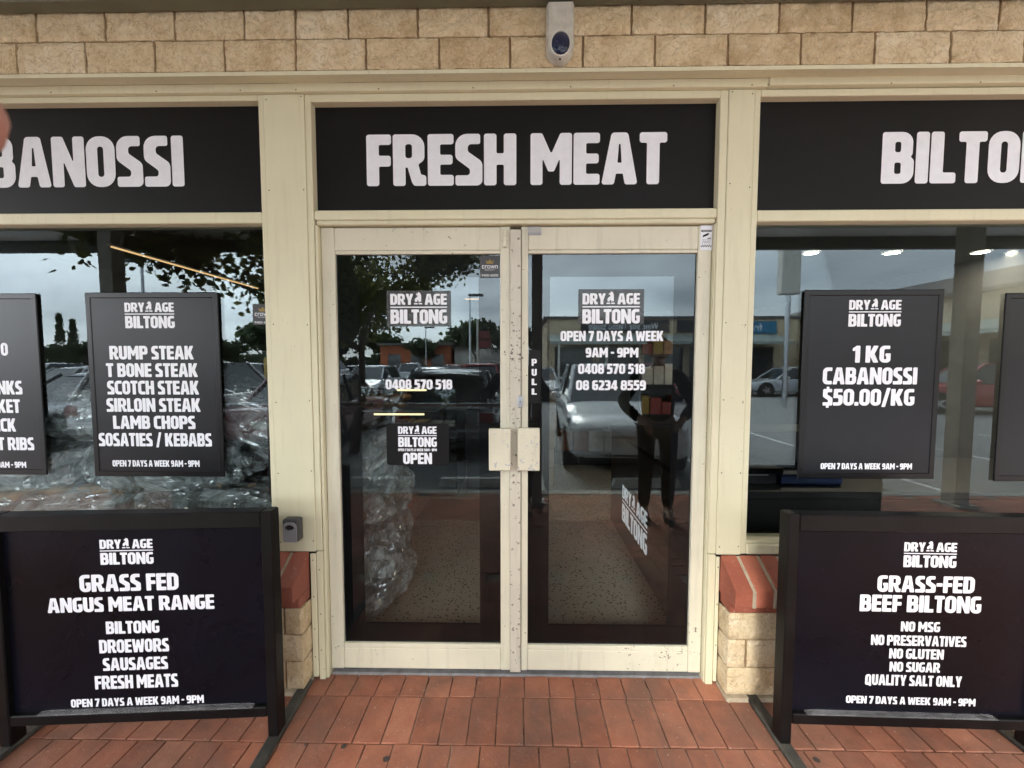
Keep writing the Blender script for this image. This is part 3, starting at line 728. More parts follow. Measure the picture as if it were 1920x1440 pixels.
# ------------------------------------------------------------------ doors
def door(x0, x1, gx0, gx1, cx0, cx1, label, left):
    root = thing('glass_door', label, 'door', ((x0+x1)/2, .05, .03), 'double entrance doors')
    f_ = MB(); Y0, Y1 = .03, .075
    if left:
        f_.cbox(x0, gx0, Y0, Y1, .03, 2.168, .003); f_.cbox(gx1, x1, Y0, Y1, .03, 2.168, .003)
    else:
        f_.cbox(x0, gx0, Y0, Y1, .03, 2.168, .003); f_.cbox(gx1, x1, Y0, Y1, .03, 2.168, .003)
    a0, a1 = gx0+.0005, gx1-.0005
    f_.cbox(a0, a1, Y0+.0015, Y1, 2.062, 2.167, .003); f_.cbox(a0, a1, Y0+.0015, Y1, .031, .134, .003)
    f_.cbox(a0, a1, Y0+.004, Y1, 2.046, 2.0615, .002); f_.cbox(a0, a1, Y0+.004, Y1, .1345, .157, .002)   # glazing beads
    f_.build('leaf_frame', M['door_cream'], root)
    p = MB(); p.add([(gx0,.046,.15),(gx1,.046,.15),(gx1,.046,2.05),(gx0,.046,2.05)], [(0,1,2,3)]); p.build('glass', M['glass'], root)
    fm = MB(); Yf = .0485; zc0, zc1 = .258, 1.943
    for q in ((gx0, cx0, .15, 2.05), (cx1, gx1, .15, 2.05), (cx0, cx1, .15, zc0), (cx0, cx1, zc1, 2.05)):
        fm.add([(q[0],Yf,q[2]),(q[1],Yf,q[2]),(q[1],Yf,q[3]),(q[0],Yf,q[3])], [(0,1,2,3)])
    o = fm.build('film_border', M['film'], root); o['label'] = 'black film border round the door glass'
    p = MB(); p.add([(cx0,.052,zc0),(cx1,.052,zc0),(cx1,.052,zc1),(cx0,.052,zc1)], [(0,1,2,3)]); p.build('glass', M['glass_back'], root)
    return root
dl = door(-.921, -.037, -.858, -.0845, -.755, -.187, 'left glass door with an OPEN sign on its glass', True)
dr = door(.0145, .889, .0465, .828, .149, .7285, 'right glass door with opening hours and PULL plate', False)
# worn meeting strip with screw heads (on the right leaf)
s_ = MB(); s_.cbox(-.0385, .0125, .020, .0295, .028, 2.152, .002)
z = 2.11
while z > .06:
    s_.dome((.004+R.uniform(-.004, .004), .0198, z), .0062, (0, -1, 0), .0026, 9, 1)
    if R.random() < .35: s_.dome((-.026+R.uniform(-.004, .004), .0198, z-.03), .0055, (0, -1, 0), .0024, 9, 1)
    z -= R.uniform(.085, .15)
for z in (1.32, 1.255, 1.005, .97, .86): s_.dome((-.022, .0198, z), .0065, (0, -1, 0), .0026, 9, 1)
o = s_.build('meeting_strip', [M['astragal'], plain('worn_screw', (.33, .30, .25), .5, .4)], dr); o['label'] = 'worn riveted strip with chipped cream paint'
lk = MB(); a_, b_, c_, d_ = boxpx(970, 981, 742, 763, .018); lk.cbox(a_, b_, .012, .0195, c_, d_, .002)
lk.tube([((a_+b_)/2, .0125, (c_+d_)/2+.004), ((a_+b_)/2, .0095, (c_+d_)/2+.004)], .0085, 14)
lk.box((a_+b_)/2-.0012, (a_+b_)/2+.0012, .0088, .0096, (c_+d_)/2-.006, (c_+d_)/2+.004, 1)
lk.build('lock', [M['steel'], M['black_matt']], dr)
# square pull handles standing off the leaves
def handle(parent, px, neck):
    x0, x1, z0, z1 = boxpx(*px, -.03)
    hh = MB(); hh.cbox(x0, x1, -.036, -.026, z0, z1, .004)
    hh.cbox(neck[0], neck[1], -.0265, .0185, z0+.004, z1-.004, .003)
    o = hh.build('handle', M['handle'], parent); o['label'] = 'square cream pull plate with worn edges'
M['handle'] = cream_paint('handle_paint', (.70, .665, .515), .645, .22, (.42, .42, .44))
handle(dl, (916.7, 957.6, 803, 882.6), (-.062, -.0385))
handle(dr, (970.5, 1012, 802, 882.6), (.0, .022))
bo = MB(); a_, b_, c_, d_ = boxpx(943, 950, 430, 464, .02); bo.cbox(a_, b_, .012, .0295, c_, d_, .003); bo.cbox(a_-.006, b_+.006, .02, .0298, c_+.03, c_+.055, .003)
bo.dome(((a_+b_)/2, .012, c_+.05), .006, (0,-1,0), .004, 8)
bo.build('bolt', M['door_cream'], dl)
# door lettering
t = MB(); P1 = yplane(.0445); P0 = yplane(.0452)
sm_ = MB(); a_, b_, c_, d_ = boxpx(725, 845.5, 545, 612, .045); put_rect(sm_, a_, b_, c_, d_, yplane(.0455))
sm_.build('logo_panel', M['smoky'], dl)
a_, b_, c_, d_ = boxpx(732, 838.5, 550, 607, .045); put_logo(t, a_, b_, c_, d_, P1); t.build('logo', M['white_letter'], dl); t = MB()
a_, b_, c_, d_ = boxpx(723, 848, 711.5, 730, .045); put_text(t, '0408 570 518', a_, b_, c_, d_, P1)
t.build('lettering', M['white_letter'], dl)
a_, b_, c_, d_ = boxpx(900, 937, 480, 521, .045); crown_sticker(dl, .0448, a_, b_, c_, d_)
t = MB()
sm_ = MB(); a_, b_, c_, d_ = boxpx(1084.5, 1207.6, 542, 608, .045); put_rect(sm_, a_, b_, c_, d_, yplane(.0455)); sm_.build('logo_panel', M['smoky'], dr)
a_, b_, c_, d_ = boxpx(1092, 1200, 549, 606.6, .045); put_logo(t, a_, b_, c_, d_, P1); t.build('logo', M['white_letter'], dr)
for s2, bx in (('OPEN 7 DAYS A WEEK', (1051, 1244, 620.5, 639.6)), ('9AM - 9PM', (1098, 1197, 652, 670)), ('0408 570 518', (1084, 1209, 682, 701)), ('08 6234 8559', (1080, 1211, 713, 731.6))):
    a_, b_, c_, d_ = boxpx(*bx, .045); t = MB(); put_text(t, s2, a_, b_, c_, d_, P1); t.build('lettering', M['white_letter'], dr)
pp = MB(); a_, b_, c_, d_ = boxpx(991.5, 1014, 656, 757, .045); pp.box(a_, b_, .0436, .0455, c_, d_)
po = pp.build('pull_plate', M['black_sign'], dr)
pt = MB()
for ch, y0, y1 in (('P', 673, 686), ('U', 691.7, 704.5), ('L', 710, 722), ('L', 728.5, 740)):
    a_, b_, c_, d_ = boxpx(996.8, 1006.5, y0, y1, .043); put_text(pt, ch, a_, b_, c_, d_, yplane(.0428))
pt.build('lettering', M['white_letter'], po)
sk = MB(); a_, b_, c_, d_ = boxpx(990, 1015, 425, 441, .03); put_rect(sk, a_, b_, c_, d_, yplane(.0288)); put_rect(sk, a_, b_, c_, c_+.012, yplane(.0282), 1)
put_font(sk, 'MODEL 51 - 2 25', a_+.004, b_-.004, c_+.003, c_+.009, yplane(.0276), 2) if False else None
sk.build('sticker', [M['sticker_silver'], M['light_plastic']], dr)['label'] = 'small silver maker plate at the top of the door'
wk = MB(); a_, b_, c_, d_ = boxpx(1313, 1335, 422.8, 469.5, .03); w_ = b_-a_; h_ = d_-c_; pl = yplane(.0288); pl2 = yplane(.0283); pl3 = yplane(.0279)
put_rect(wk, a_, b_, c_, d_, pl); put_rect(wk, a_+w_*.06, b_-w_*.06, c_+h_*.74, c_+h_*.82, pl2, 1); put_font(wk, 'WARNING', a_+w_*.13, b_-w_*.13, c_+h_*.755, c_+h_*.805, pl3, 0)
put_poly(wk, [(a_+w_*.2, c_+h_*.52), (a_+w_*.62, c_+h_*.60), (a_+w_*.75, c_+h_*.66), (a_+w_*.66, c_+h_*.70), (a_+w_*.2, c_+h_*.60)], pl2, 1)
put_poly(wk, [(a_+w_*.6, c_+h_*.46), (a_+w_*.9, c_+h_*.46), (a_+w_*.9, c_+h_*.50), (a_+w_*.6, c_+h_*.49)], pl2, 1)
for q, s2 in ((.40, 'CCTV VIDEO'), (.34, 'SURVEILLANCE'), (.28, 'IN OPERATION')): put_font(wk, s2, a_+w_*.14, b_-w_*.14, c_+h_*q, c_+h_*(q+.04), pl2, 1)
for i in range(9):
    for jj in range(2):
        if (i+jj) % 2 == 0: put_rect(wk, a_+w_*(.05+i*.1), a_+w_*(.15+i*.1), c_+h_*(.13+jj*.045), c_+h_*(.175+jj*.045), pl2, 1)
wk.build('sticker', [M['white_vinyl'], M['black_sign']], dr)['label'] = 'small white camera warning sticker'

# open sign hanging inside the left door
os_ = thing('open_sign', 'small black OPEN sign with rounded corners on left door glass', 'sign', (-.48, .042, 1.06))
a_, b_, c_, d_ = boxpx(725, 842, 794, 872, .042)
pb = MB(); pts = fillet(RC(a_, c_, b_, d_, .015)); vs, fs = fill2d([[(q[0]*100, q[1]*100) for q in pts]])
pb.add([(q[0]/100, .0400, q[1]/100) for q in vs], fs); pb.add([(q[0]/100, .0445, q[1]/100) for q in vs], fs); pb.loft([[(q[0], .0400, q[1]) for q in pts], [(q[0], .0445, q[1]) for q in pts]], cap=False); pb.build('panel', M['black_sign'], os_)
t = MB(); P3 = yplane(.0394)
x0, x1, z0, z1 = boxpx(746.5, 819, 799, 838, .04); put_logo(t, x0, x1, z0, z1, P3); t.build('logo', M['white_letter'], os_); t = MB()
x0, x1, z0, z1 = boxpx(746.5, 819, 841, 846, .04); put_text(t, 'OPEN 7 DAYS A WEEK 9AM - 9PM', x0, x1, z0, z1, P3)
x0, x1, z0, z1 = boxpx(756, 810, 849, 870, .04); put_text(t, 'OPEN', x0, x1, z0, z1, P3)
t.build('lettering', M['white_letter'], os_)

# ------------------------------------------------------------------ framed posters on the windows
def PB(xa, xb, xc, xd, ya, yb):
    a = PY(xa, ya, .025); b = PY(xb, ya, .025); c = PY(xc, yb, .025); d = PY(xd, yb, .025)
    return (a.x+d.x)/2, (b.x+c.x)/2, (c.z+d.z)/2, (a.z+b.z)/2
def PBL():
    x1 = (PY(62, 549, .025).x+PY(80, 890, .025).x)/2; return x1-.64, x1, PY(83, 892, .025).z, PY(70, 549, .025).z
def PBR():
    x0 = (PY(1892, 548, .025).x+PY(1871, 904, .025).x)/2; return x0, x0+.64, PY(1869, 904, .025).z, PY(1890, 548, .025).z
def poster(x0, x1, z0, z1, label, lines, logo):
    root = thing('poster_frame', label, 'poster', ((x0+x1)/2, -.03, z0), 'black framed posters on the windows')
    f_ = MB(); w = .027; Yf, Yb = .0375, .0455
    for (a0, a1, c0, c1) in ((x0, x1, z0, z0+w), (x0, x1, z1-w, z1)):
        f_.cbox(a0, a1, Yf, Yb, c0, c1, .003)
    for (a0, a1) in ((x0, x0+w), (x1-w, x1)): f_.cbox(a0, a1, Yf+.0004, Yb, z0+.001, z1-.001, .003)
    fo = f_.build('frame', M['black_frame'], root)
    p = MB(); p.box(x0+w*.8, x1-w*.8, .0405, .0445, z0+w*.8, z1-w*.8); p.build('panel', M['poster'], root)
    t1 = MB(); pl = yplane(.0401)
    for text, bx in lines:
        a0, a1, c0, c1 = boxpx(*bx, .03) if len(bx) == 4 else bx[:4]
        t1 = MB(); put_text(t1, text, a0, a1, c0, c1, pl); t1.build('lettering', M['white_letter'], root)
    if logo:
        l_ = MB(); put_logo(l_, *boxpx(*logo, .03), pl); l_.build('logo', M['white_letter'], root)
poster(*PB(152,404,417,172,547,895), 'framed poster listing rump steak to kebabs on left window',
       [('RUMP STEAK', (201, 360, 648.3, 674)), ('T BONE STEAK', (195, 367.7, 681, 707)), ('SCOTCH STEAK', (197, 370, 714, 740)), ('SIRLOIN STEAK', (195.7, 373, 747, 772.7)),
        ('LAMB CHOPS', (208, 363, 780, 805)), ('SOSATIES / KEBABS', (181, 394, 812.7, 837.7)), ('OPEN 7 DAYS A WEEK 9AM - 9PM', (207, 371, 864, 876))], (230, 323.5, 566, 615))
def rbox(text, part, xr, y0, y1, Y=.03, xl=None):
    """right-aligned line of which only the end shows; sized like its neighbours"""
    a0, a1, c0, c1 = boxpx(0, xr, y0, y1, Y); h_ = c1-c0
    w_ = natural(text)*h_/100*.98
    return (a1-w_, a1, c0, c1, 0)
poster(*PBL(), 'framed poster cut by the left edge of the picture',
       [('O', rbox('O', 0, 9.5, 642.7, 666.7)), ('LAMB SHANKS', rbox('LAMB SHANKS', 0, 36.7, 714, 740)), ('BEEF BRISKET', rbox('BEEF BRISKET', 0, 32.7, 749, 774.7)), ('BEEF NECK', rbox('BEEF NECK', 0, 25, 785, 810)),
        ('BEEF SHORT RIBS', rbox('BEEF SHORT RIBS', 0, 59, 820.7, 845)), ('OPEN 7 DAYS A WEEK 9AM - 9PM', rbox('OPEN 7 DAYS A WEEK 9AM - 9PM', 0, 44.3, 866.7, 878))], None)
poster(*PB(1512,1779,1756,1500,542,899), 'framed poster pricing one kilo of cabanossi on right window',
       [('1 KG', (1602, 1674, 648, 680)), ('CABANOSSI', (1546, 1724, 689, 721)), ('$50.00/KG', (1546, 1719, 729.5, 761)), ('OPEN 7 DAYS A WEEK 9AM - 9PM', (1541.7, 1714, 869.6, 881))], (1595, 1694, 561, 612))
poster(*PBR(), 'framed poster cut by the right edge of the picture', [], None)

# ------------------------------------------------------------------ pavement signs (boards on runner feet)
def board(ox, oy, ang, length, sgn, label, lines, logo, strip):
    """ox,oy: outer post edge nearest the door; board runs away from the door"""
    d = Vector((math.cos(ang), math.sin(ang), 0)); n = Vector((d.y, -d.x, 0))
    if n.y > 0: n = -n
    o0 = Vector((ox, oy, 0))
    root = thing('pavement_sign', label, 'sign', (ox+d.x*length/2, oy+d.y*length/2, 0), 'freestanding pavement signs')
    # local coordinates: s along the board from the door-side post, q towards the viewer, z up
    xf = lambda p: o0 + d*p.x + n*p.y + Vector((0, 0, p.z))
    pw = .043
    for s0 in (0, length-pw):
        p = MB(); p.cbox(s0, s0+pw, -.058, 0, .022, .955, .004); p.build('leg', M['board_frame'], root, xf=xf)
        p = MB(); p.cbox(s0-.004, s0+pw+.004, -.30, .17, .0005, .022, .006); p.build('foot', M['rubber'], root, xf=xf)
    r_ = MB(); r_.cbox(pw+.0005, length-pw-.0005, -.056, -.002, .888, .954, .004); r_.build('top_rail', M['board_frame'], root, xf=xf)
    r_ = MB(); r_.cbox(pw+.0005, length-pw-.0005, -.056, -.001, .105, .148, .004); r_.build('bottom_rail', M['board_frame'], root, xf=xf)
    b_ = MB(); b_.box(pw+.0005, length-pw-.0005, -.050, -.022, .1485, .8875); b_.build('panel', M['board'], root, xf=xf)
    q_ = MB(); s0, s1 = strip; q_.hexa([(s0, -.0215, .1485), (s1, -.0215, .1485), (s1, .001, .1485), (s0, .001, .1485), (s0+.02, -.0215, .1535), (s1-.02, -.0215, .1535), (s1-.02, -.002, .151), (s0+.02, -.002, .151)])
    q_.build('clip_strip', M['clip'], root, xf=xf)['label'] = 'clear plastic strip along the bottom of the board'
    # writing on the panel
    po_ = o0 + n*-.021
    def hit(x, y):
        r = ray(x, y); t = (po_-CAM).dot(n)/r.dot(n); p = CAM + r*t
        return (p-o0).dot(d), p.z
    fl = 1 if d.x > 0 else -1
    pl = lambda u, v: o0 + d*(u*fl) + n*-.0205 + Vector((0, 0, v))
    def bx(x0, x1, y0, y1):
        ym = (y0+y1)/2; xm = (x0+x1)/2
        return hit(x0, ym)[0]*fl, hit(x1, ym)[0]*fl, hit(xm, y1)[1], hit(xm, y0)[1]
    t1 = MB()
    for text, b4 in lines:
        t1 = MB(); put_text(t1, text, *bx(*b4), pl); t1.build('lettering', M['white_letter'], root)
    l_ = MB(); put_logo(l_, *bx(*logo), pl); l_.build('logo', M['white_letter'], root)
def clip_mat():
    m_, t, p = new_mat('clear_plastic_strip'); p.inputs['Base Color'].default_value = (.30, .30, .31, 1); p.inputs['Roughness'].default_value = .2
    n = noise_node(t, 30, 4, .6, pos(t)); r = ramp(t, n.outputs['Fac'], [(.35, g3(.12)), (.8, g3(.6))]); t.links.new(r.outputs['Color'], p.inputs['Alpha']); return m_
M['clip'] = clip_mat()
aL = math.pi + math.radians(3.4)
board(-.972, -.322, aL, 1.075, -1, 'black board on the left listing grass fed angus meat range',
      [('GRASS FED', (149, 335, 1076, 1108)), ('ANGUS MEAT RANGE', (88.5, 402, 1118, 1145.5)), ('BILTONG', (198.6, 299, 1164, 1187.5)), ('DROEWORS', (186, 317, 1198, 1223)), ('SAUSAGES', (193, 315, 1232, 1256)),
       ('FRESH MEATS', (178, 334, 1265, 1290)), ('OPEN 7 DAYS A WEEK 9AM - 9PM', (133, 382.6, 1307, 1322))], (187.5, 287.5, 1010.5, 1058), (.10, .93))
aR = math.radians(-1.0)
board(1.045, -.322, aR, 1.0, 1, 'black board on the right reading grass-fed beef biltong',
      [('GRASS-FED', (1645, 1827.5, 1080, 1111)), ('BEEF BILTONG', (1612, 1840, 1116.5, 1148)), ('NO MSG', (1689, 1762.6, 1165.7, 1184.5)), ('NO PRESERVATIVES', (1633, 1812, 1191.7, 1211)), ('NO GLUTEN', (1667, 1769.6, 1216.7, 1235.5)),
       ('NO SUGAR', (1667.5, 1762.6, 1241.5, 1260)), ('QUALITY SALT ONLY', (1622, 1803.6, 1266, 1286)), ('OPEN 7 DAYS A WEEK 9AM - 9PM', (1586, 1829, 1307, 1321))], (1694.5, 1794, 1016.5, 1064), (.10, .83))

# ------------------------------------------------------------------ lock box and alarm siren
lb = thing('lock_box', 'small grey key lock box on the left cream pillar', 'lock box', (-1.05, -.03, .705))
b_ = MB(); b_.cbox(-1.098, -1.022, -.052, -.0045, .703, .812, .006); bevel(b_.build('body', M['grey_plastic'], lb), .006, 3)
f_ = MB(); pts = fillet([(-1.092, .706, .006), (-1.028, .706, .006), (-1.028, .800, .022), (-1.092, .800, .022)]); vs, fs = fill2d([[(q[0]*100, q[1]*100) for q in pts]])
f_.add([(q[0]/100, -.0545, q[1]/100) for q in vs], fs); n_ = len(pts)
f_.loft([[(q[0], -.0545, q[1]) for q in pts], [(q[0], -.051, q[1]) for q in pts]], cap=False)
put_font(f_, 'Master', -1.075, -1.043, .709, .714, yplane(-.0552), 1) if False else None
f_.build('face', [M['light_plastic'], M['grey_plastic']], lb)
d_2 = MB(); pts = [(-1.06+.019*math.cos(i*.3142), .776+.012*math.sin(i*.3142)) for i in range(20)]
d_2.loft([[(q[0], -.0575, q[1]) for q in pts], [(q[0], -.0546, q[1]) for q in pts]]);
for i in range(4): d_2.box(-1.0725+i*.0065, -1.0675+i*.0065, -.0592, -.0574, .770, .782, 1)
d_2.build('dial', [M['black_matt'], M['steel']], lb)
si = thing('alarm_siren', 'weathered white alarm siren with blue oval lens on brick wall', 'alarm', (.173, -.12, 2.79))
b_ = MB(); x0, x1, z0, z1 = .116, .229, 2.789, 3.012; cxs = (x0+x1)/2; rr = (x1-x0)/2
def siren_out(k, y, dz=0):
    pts = [(cxs+(x1-cxs)*k, z1-(1-k)*.02+dz), (cxs-(cxs-x0)*k, z1-(1-k)*.02+dz)]
    for i in range(13):
        a2 = math.pi + math.pi*i/12; pts.append((cxs+rr*k*math.cos(a2), z0+rr+rr*k*math.sin(a2)*1.0))
    return [(p[0], y, p[1]) for p in pts]
b_.loft([siren_out(1, -.088), siren_out(1, -.118), siren_out(.97, -.124), siren_out(.93, -.124), siren_out(.90, -.1325), siren_out(.86, -.136)])
so2 = smooth_angle(b_.build('housing', M['siren_white'], si), 35)
b_ = MB(); zc = 2.846
ring = lambda k, y: [(cxs+.0415*k*math.cos(i*2*math.pi/32), y, zc+.052*k*math.sin(i*2*math.pi/32)) for i in range(32)]
b_.loft([ring(1.0, -.1355), ring(1.0, -.1405), ring(.92, -.1415), ring(.90, -.1385), ring(.88, -.136)], cap=False); smooth_angle(b_.build('bezel', plain('white_bezel', (.68, .67, .62), .4), si), 40)
b_ = MB(); b_.loft([ring(.895, -.1365), ring(.80, -.1425), ring(.62, -.148), ring(.38, -.1515), ring(.12, -.153)]); b_.build('lens', M['siren_blue'], si, True)
b_ = MB(); b_.box(cxs-.005, cxs+.003, -.1285, -.1235, z0+.001, z0+.006); b_.build('drain_slot', M['black_matt'], si)

# ------------------------------------------------------------------ verandah
ve = thing('verandah', 'olive verandah roof and posts over the footpath', 'verandah', (0, -1.2, 0))
b_ = MB(); b_.cbox(-9, 9, -.155, -.094, 3.026, 3.19, .004); b_.build('ledger_beam', M['beam'], ve)
b_ = MB(); b_.box(-9, 9, -4.1, -.05, 3.40, 3.42); b_.build('ceiling_lining', M['lining'], ve)
b_ = MB(); b_.box(-9, 9, -4.2, -.05, 3.4205, 3.48); b_.build('roof_sheet', M['beam'], ve)
b_ = MB(); b_.cbox(-9, 9, -4.18, -4.08, 3.23, 3.399, .004); b_.build('edge_beam', M['dark_edge'], ve)
for px, w in ((-4.4, .15), (.20, .11), (4.72, .15)):
    b_ = MB(); b_.cbox(px-w/2, px+w/2, -2.34-w/2, -2.34+w/2, -.008, 3.398, .005); b_.box(px-w*.8, px+w*.8, -2.34-w*.8, -2.34+w*.8, -.006, .03); b_.build('post', M['post'], ve)
hr = thing('hand_rail', 'grey pipe hand rail along the footpath edge', 'rail', (-2.1, -2.5, 0))
b_ = MB(); b_.tube([(-4.2, -2.34, 1.08), (.1, -2.34, 1.08)], .022, 10); b_.build('rail', M['steel'], hr, True)
b_ = MB(); b_.tube([(-4.2, -2.34, .0), (-4.2, -2.34, 1.06)], .022, 10); b_.build('post', M['steel'], hr, True)

# ------------------------------------------------------------------ shop interior
def st(name, mb, m_, label): return tag(mb.build(name, m_), label, None, None, 'structure')
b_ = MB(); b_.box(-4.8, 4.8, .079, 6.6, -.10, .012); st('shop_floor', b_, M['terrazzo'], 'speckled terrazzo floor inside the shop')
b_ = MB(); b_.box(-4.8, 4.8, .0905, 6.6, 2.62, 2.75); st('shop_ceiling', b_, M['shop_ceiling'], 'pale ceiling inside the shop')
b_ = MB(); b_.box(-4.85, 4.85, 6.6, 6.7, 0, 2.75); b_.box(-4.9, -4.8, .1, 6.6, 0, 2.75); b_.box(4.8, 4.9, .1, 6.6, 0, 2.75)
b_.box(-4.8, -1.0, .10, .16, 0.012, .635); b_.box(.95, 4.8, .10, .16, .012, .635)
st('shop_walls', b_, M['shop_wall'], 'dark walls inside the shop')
for i, (x, y) in enumerate(((3.0, 2.35), (3.78, 2.35), (4.55, 2.35), (2.2, 2.35))):
    x = (1.66, 2.92, 3.63, 4.62)[i] if False else (PY((1520, 1672, 1838, 1903)[i], 497, 2.15).x)
    y = 2.15
    t_ = thing('downlight', ('round ceiling downlight nearest the doors in right window', 'second round downlight from the doors in right window', 'third round downlight from the doors in right window', 'round downlight farthest right in right window')[i], 'downlight', (x, y, 2.6), 'ceiling downlights')
    q = MB(); n = 20; ring1 = lambda r, z: [(x+r*math.cos(k*2*math.pi/n), y+r*math.sin(k*2*math.pi/n), z) for k in range(n)]
    q.loft([ring1(.075, 2.6195), ring1(.075, 2.611), ring1(.058, 2.609)], cap=False); q.build('trim_ring', M['white_vinyl'], t_)
    q = MB(); q.loft([ring1(.058, 2.6185), ring1(.057, 2.6125)]); q.build('lamp', M['downlight'], t_)
def tube_light(p0, p1, label, m_, r=.007):
    t_ = thing('tube_light', label, 'light', p0, 'tube lights inside the shop')
    d = (Vector(p1)-Vector(p0)).normalized(); up = Vector((0, 0, r*2.2))
    q = MB(); q.tube([p0, p1], r, 8); q.build('tube', m_, t_)
    q = MB(); q.tube([Vector(p0)+up-d*.03, Vector(p1)+up+d*.03], r*1.2, 6); q.build('batten', M['white_vinyl'], t_)
tube_light((-3.38, 1.45, 2.5), (-3.38, 3.3, 2.5), 'long warm tube light over the left window', M['led_warm'])
tube_light((-.80, 4.2, 2.5), (-.45, 4.2, 2.5), 'short warm tube light seen through left door', M['led_warm'])

# sacks of firewood in clear plastic
def make_bag(seed, label, sx_, sy_, sz_, loc, rot, group='clear plastic sacks of firewood', logs=True):
    root = thing('firewood_sack', label, 'sack', (0, 0, 0), group)
    rb = random.Random(seed)
    def fn(p, q):
        e_ = .55
        g_ = lambda c, s: math.copysign(abs(c)**e_, c)*s
        v = Vector((g_(p.x, sx_/2), g_(p.y, sy_/2), g_(p.z, sz_/2)))
        k = v*5.5 + Vector((seed*3.1, seed*1.7, 0))
        r1 = 1-abs(mnoise.noise(k*1.0)); r2 = 1-abs(mnoise.noise(k*2.6+Vector((7, 1, 3)))); r3 = 1-abs(mnoise.noise(k*6+Vector((2, 9, 3))))
        k2 = Vector((v.x*3.0+seed, v.y*16, v.z*16)); r4 = 1-abs(mnoise.noise(k2+Vector((r1, r1*2, 0))))
        return v*(1 + .16*(r1-.75) + .12*(r2-.75) + .06*(r3-.7) + .10*(r4-.7))
    b = MB(); b.ellipsoid((0, 0, 0), 1, 1, 1, 84, 52, 0, fn)
    # gathered ears at both ends
    for s in (-1, 1):
        for kx in range(3):
            px = s*sx_/2*.94; yy = rb.uniform(-.3, .3)*sy_; zz = rb.uniform(-.2, .3)*sz_; w = rb.uniform(.05, .10); l = rb.uniform(.06, .14)
            b.add([(px, yy-w/2, zz), (px, yy+w/2, zz+.02), (px+s*l, yy+w*.6, zz+rb.uniform(-.02, .07)), (px+s*l*.6, yy, zz+rb.uniform(0, .1)), (px+s*l*.9, yy-w*.5, zz-.02)], [(0, 1, 3), (1, 2, 3), (0, 3, 4)])
    b.build('plastic_film', M['film_plastic'], root)
    if logs:
        l_ = MB()
        for i in range(11):
            y = rb.uniform(-.34, .34)*sy_; z = rb.uniform(-.34, .34)*sz_; r = rb.uniform(.035, .055); L = sx_*rb.uniform(.36, .43)
            l_.tube([(-L, y+rb.uniform(-.03, .03), z), (0, y, z+rb.uniform(-.015, .015)), (L, y, z+rb.uniform(-.03, .03))], [r*.9, r, r*.92], 7)
        l_.build('firewood', M['wood'], root)
    loc = (loc[0], loc[1]-(.12 if loc[0] < -1.2 else .05), loc[2])
    root.matrix_basis = Matrix.Translation(loc) @ Matrix.Rotation(rot[2], 4, 'Z') @ Matrix.Rotation(rot[1], 4, 'Y') @ Matrix.Rotation(rot[0], 4, 'X')
    return root
BG = []
k = 0
wl_lab = 'sack of firewood in the pile behind the left window'
for (x, z, y, rz, ry) in ((-2.55, .18, .50, .1, 0), (-1.62, .18, .48, -.05, 0), (-2.6, .46, .47, -.1, .05), (-1.66, .47, .45, .08, -.03), (-2.42, .74, .42, .05, -.04), (-1.58, .75, .40, -.12, .05),
                          (-2.75, 1.02, .44, .1, .08), (-1.85, 1.02, .42, -.05, -.05), (-1.36, 1.18, .5, .3, .5), (-2.15, 1.27, .46, .1, .1)):
    lab = ('lowest left firewood sack under the left window', 'lowest right firewood sack under the left window', 'firewood sack second from floor at far left of pile', 'firewood sack second from floor nearest the doors in window', 'crinkled firewood sack just above board at left of window',
           'crinkled firewood sack just above board beside the left pillar', 'firewood sack between the two left posters lower in gap', 'firewood sack behind the rump steak poster', 'tilted firewood sack between poster and left pillar', 'top firewood sack in the left window pile')[k]
    BG.append(make_bag(k+1, lab, .86, .42, .31, (x, y, z), (0, ry, rz))); k += 1
for (x, y, z, rx, ry, rz, lab) in ((-.98, .62, .20, 0, .1, 1.4, 'bottom firewood sack inside the left door'), (-.95, .60, .47, 0, -.12, 1.7, 'second firewood sack from floor inside the left door'), (-.98, .62, .74, 0, .15, 1.45, 'third firewood sack from floor inside the left door'),
                                   (-.96, .66, 1.0, 0, -.1, 1.6, 'top firewood sack of the stack inside left door')):
    BG.append(make_bag(k+1, lab, .70, .52, .30, (x, y, z), (rx, ry, rz))); k += 1

# display case with lit shelves seen through the left door
dc = thing('display_case', 'lit glass display case with packed rolls on top', 'display case', (-1.6, 3.0, 0))
b_ = MB(); b_.cbox(-2.6, -.70, 2.6, 3.4, .012, .78, .01); b_.box(-2.6, -.96, 3.1, 3.4, .7805, .964); b_.build('cabinet', M['black_matt'], dc)
b_ = MB(); b_.box(-2.6, -.95, 2.75, 3.4, .965, .985); b_.box(-2.6, -.95, 2.78, 3.4, 1.24, 1.26); b_.build('shelf', M['steel'], dc)
b_ = MB(); b_.add([(-2.6, 2.66, .78), (-.72, 2.66, .78), (-.72, 2.74, 1.24), (-2.6, 2.74, 1.24)], [(0, 1, 2, 3)]); b_.build('front_glass', M['glass_back'], dc)
for x0, x1, z in ((-1.44, -1.09, 1.215), (-1.72, -1.12, .925)):
    b_ = MB(); b_.tube([(x0, 2.83, z), (x1, 2.83, z)], .012, 8); b_.build('light_tube', M['led_case'], dc)
b_ = MB(); b_.box(-2.55, -.95, 2.76, 3.09, .80, .82); b_.build('tray', M['white_box'], dc)
for i in range(12):
    x = -2.10 + (i % 6)*.135 + (.06 if i >= 6 else 0); z = 1.032 if i < 6 else 1.122; r_ = MB()
    r_.ellipsoid((x, 2.92, z), .066, .13, .046, 14, 8); tag(r_.build('packed_roll', M['meat'], None, True), 'tan packed roll in the row on the display case', 'packed roll', 'packed rolls on the display case')
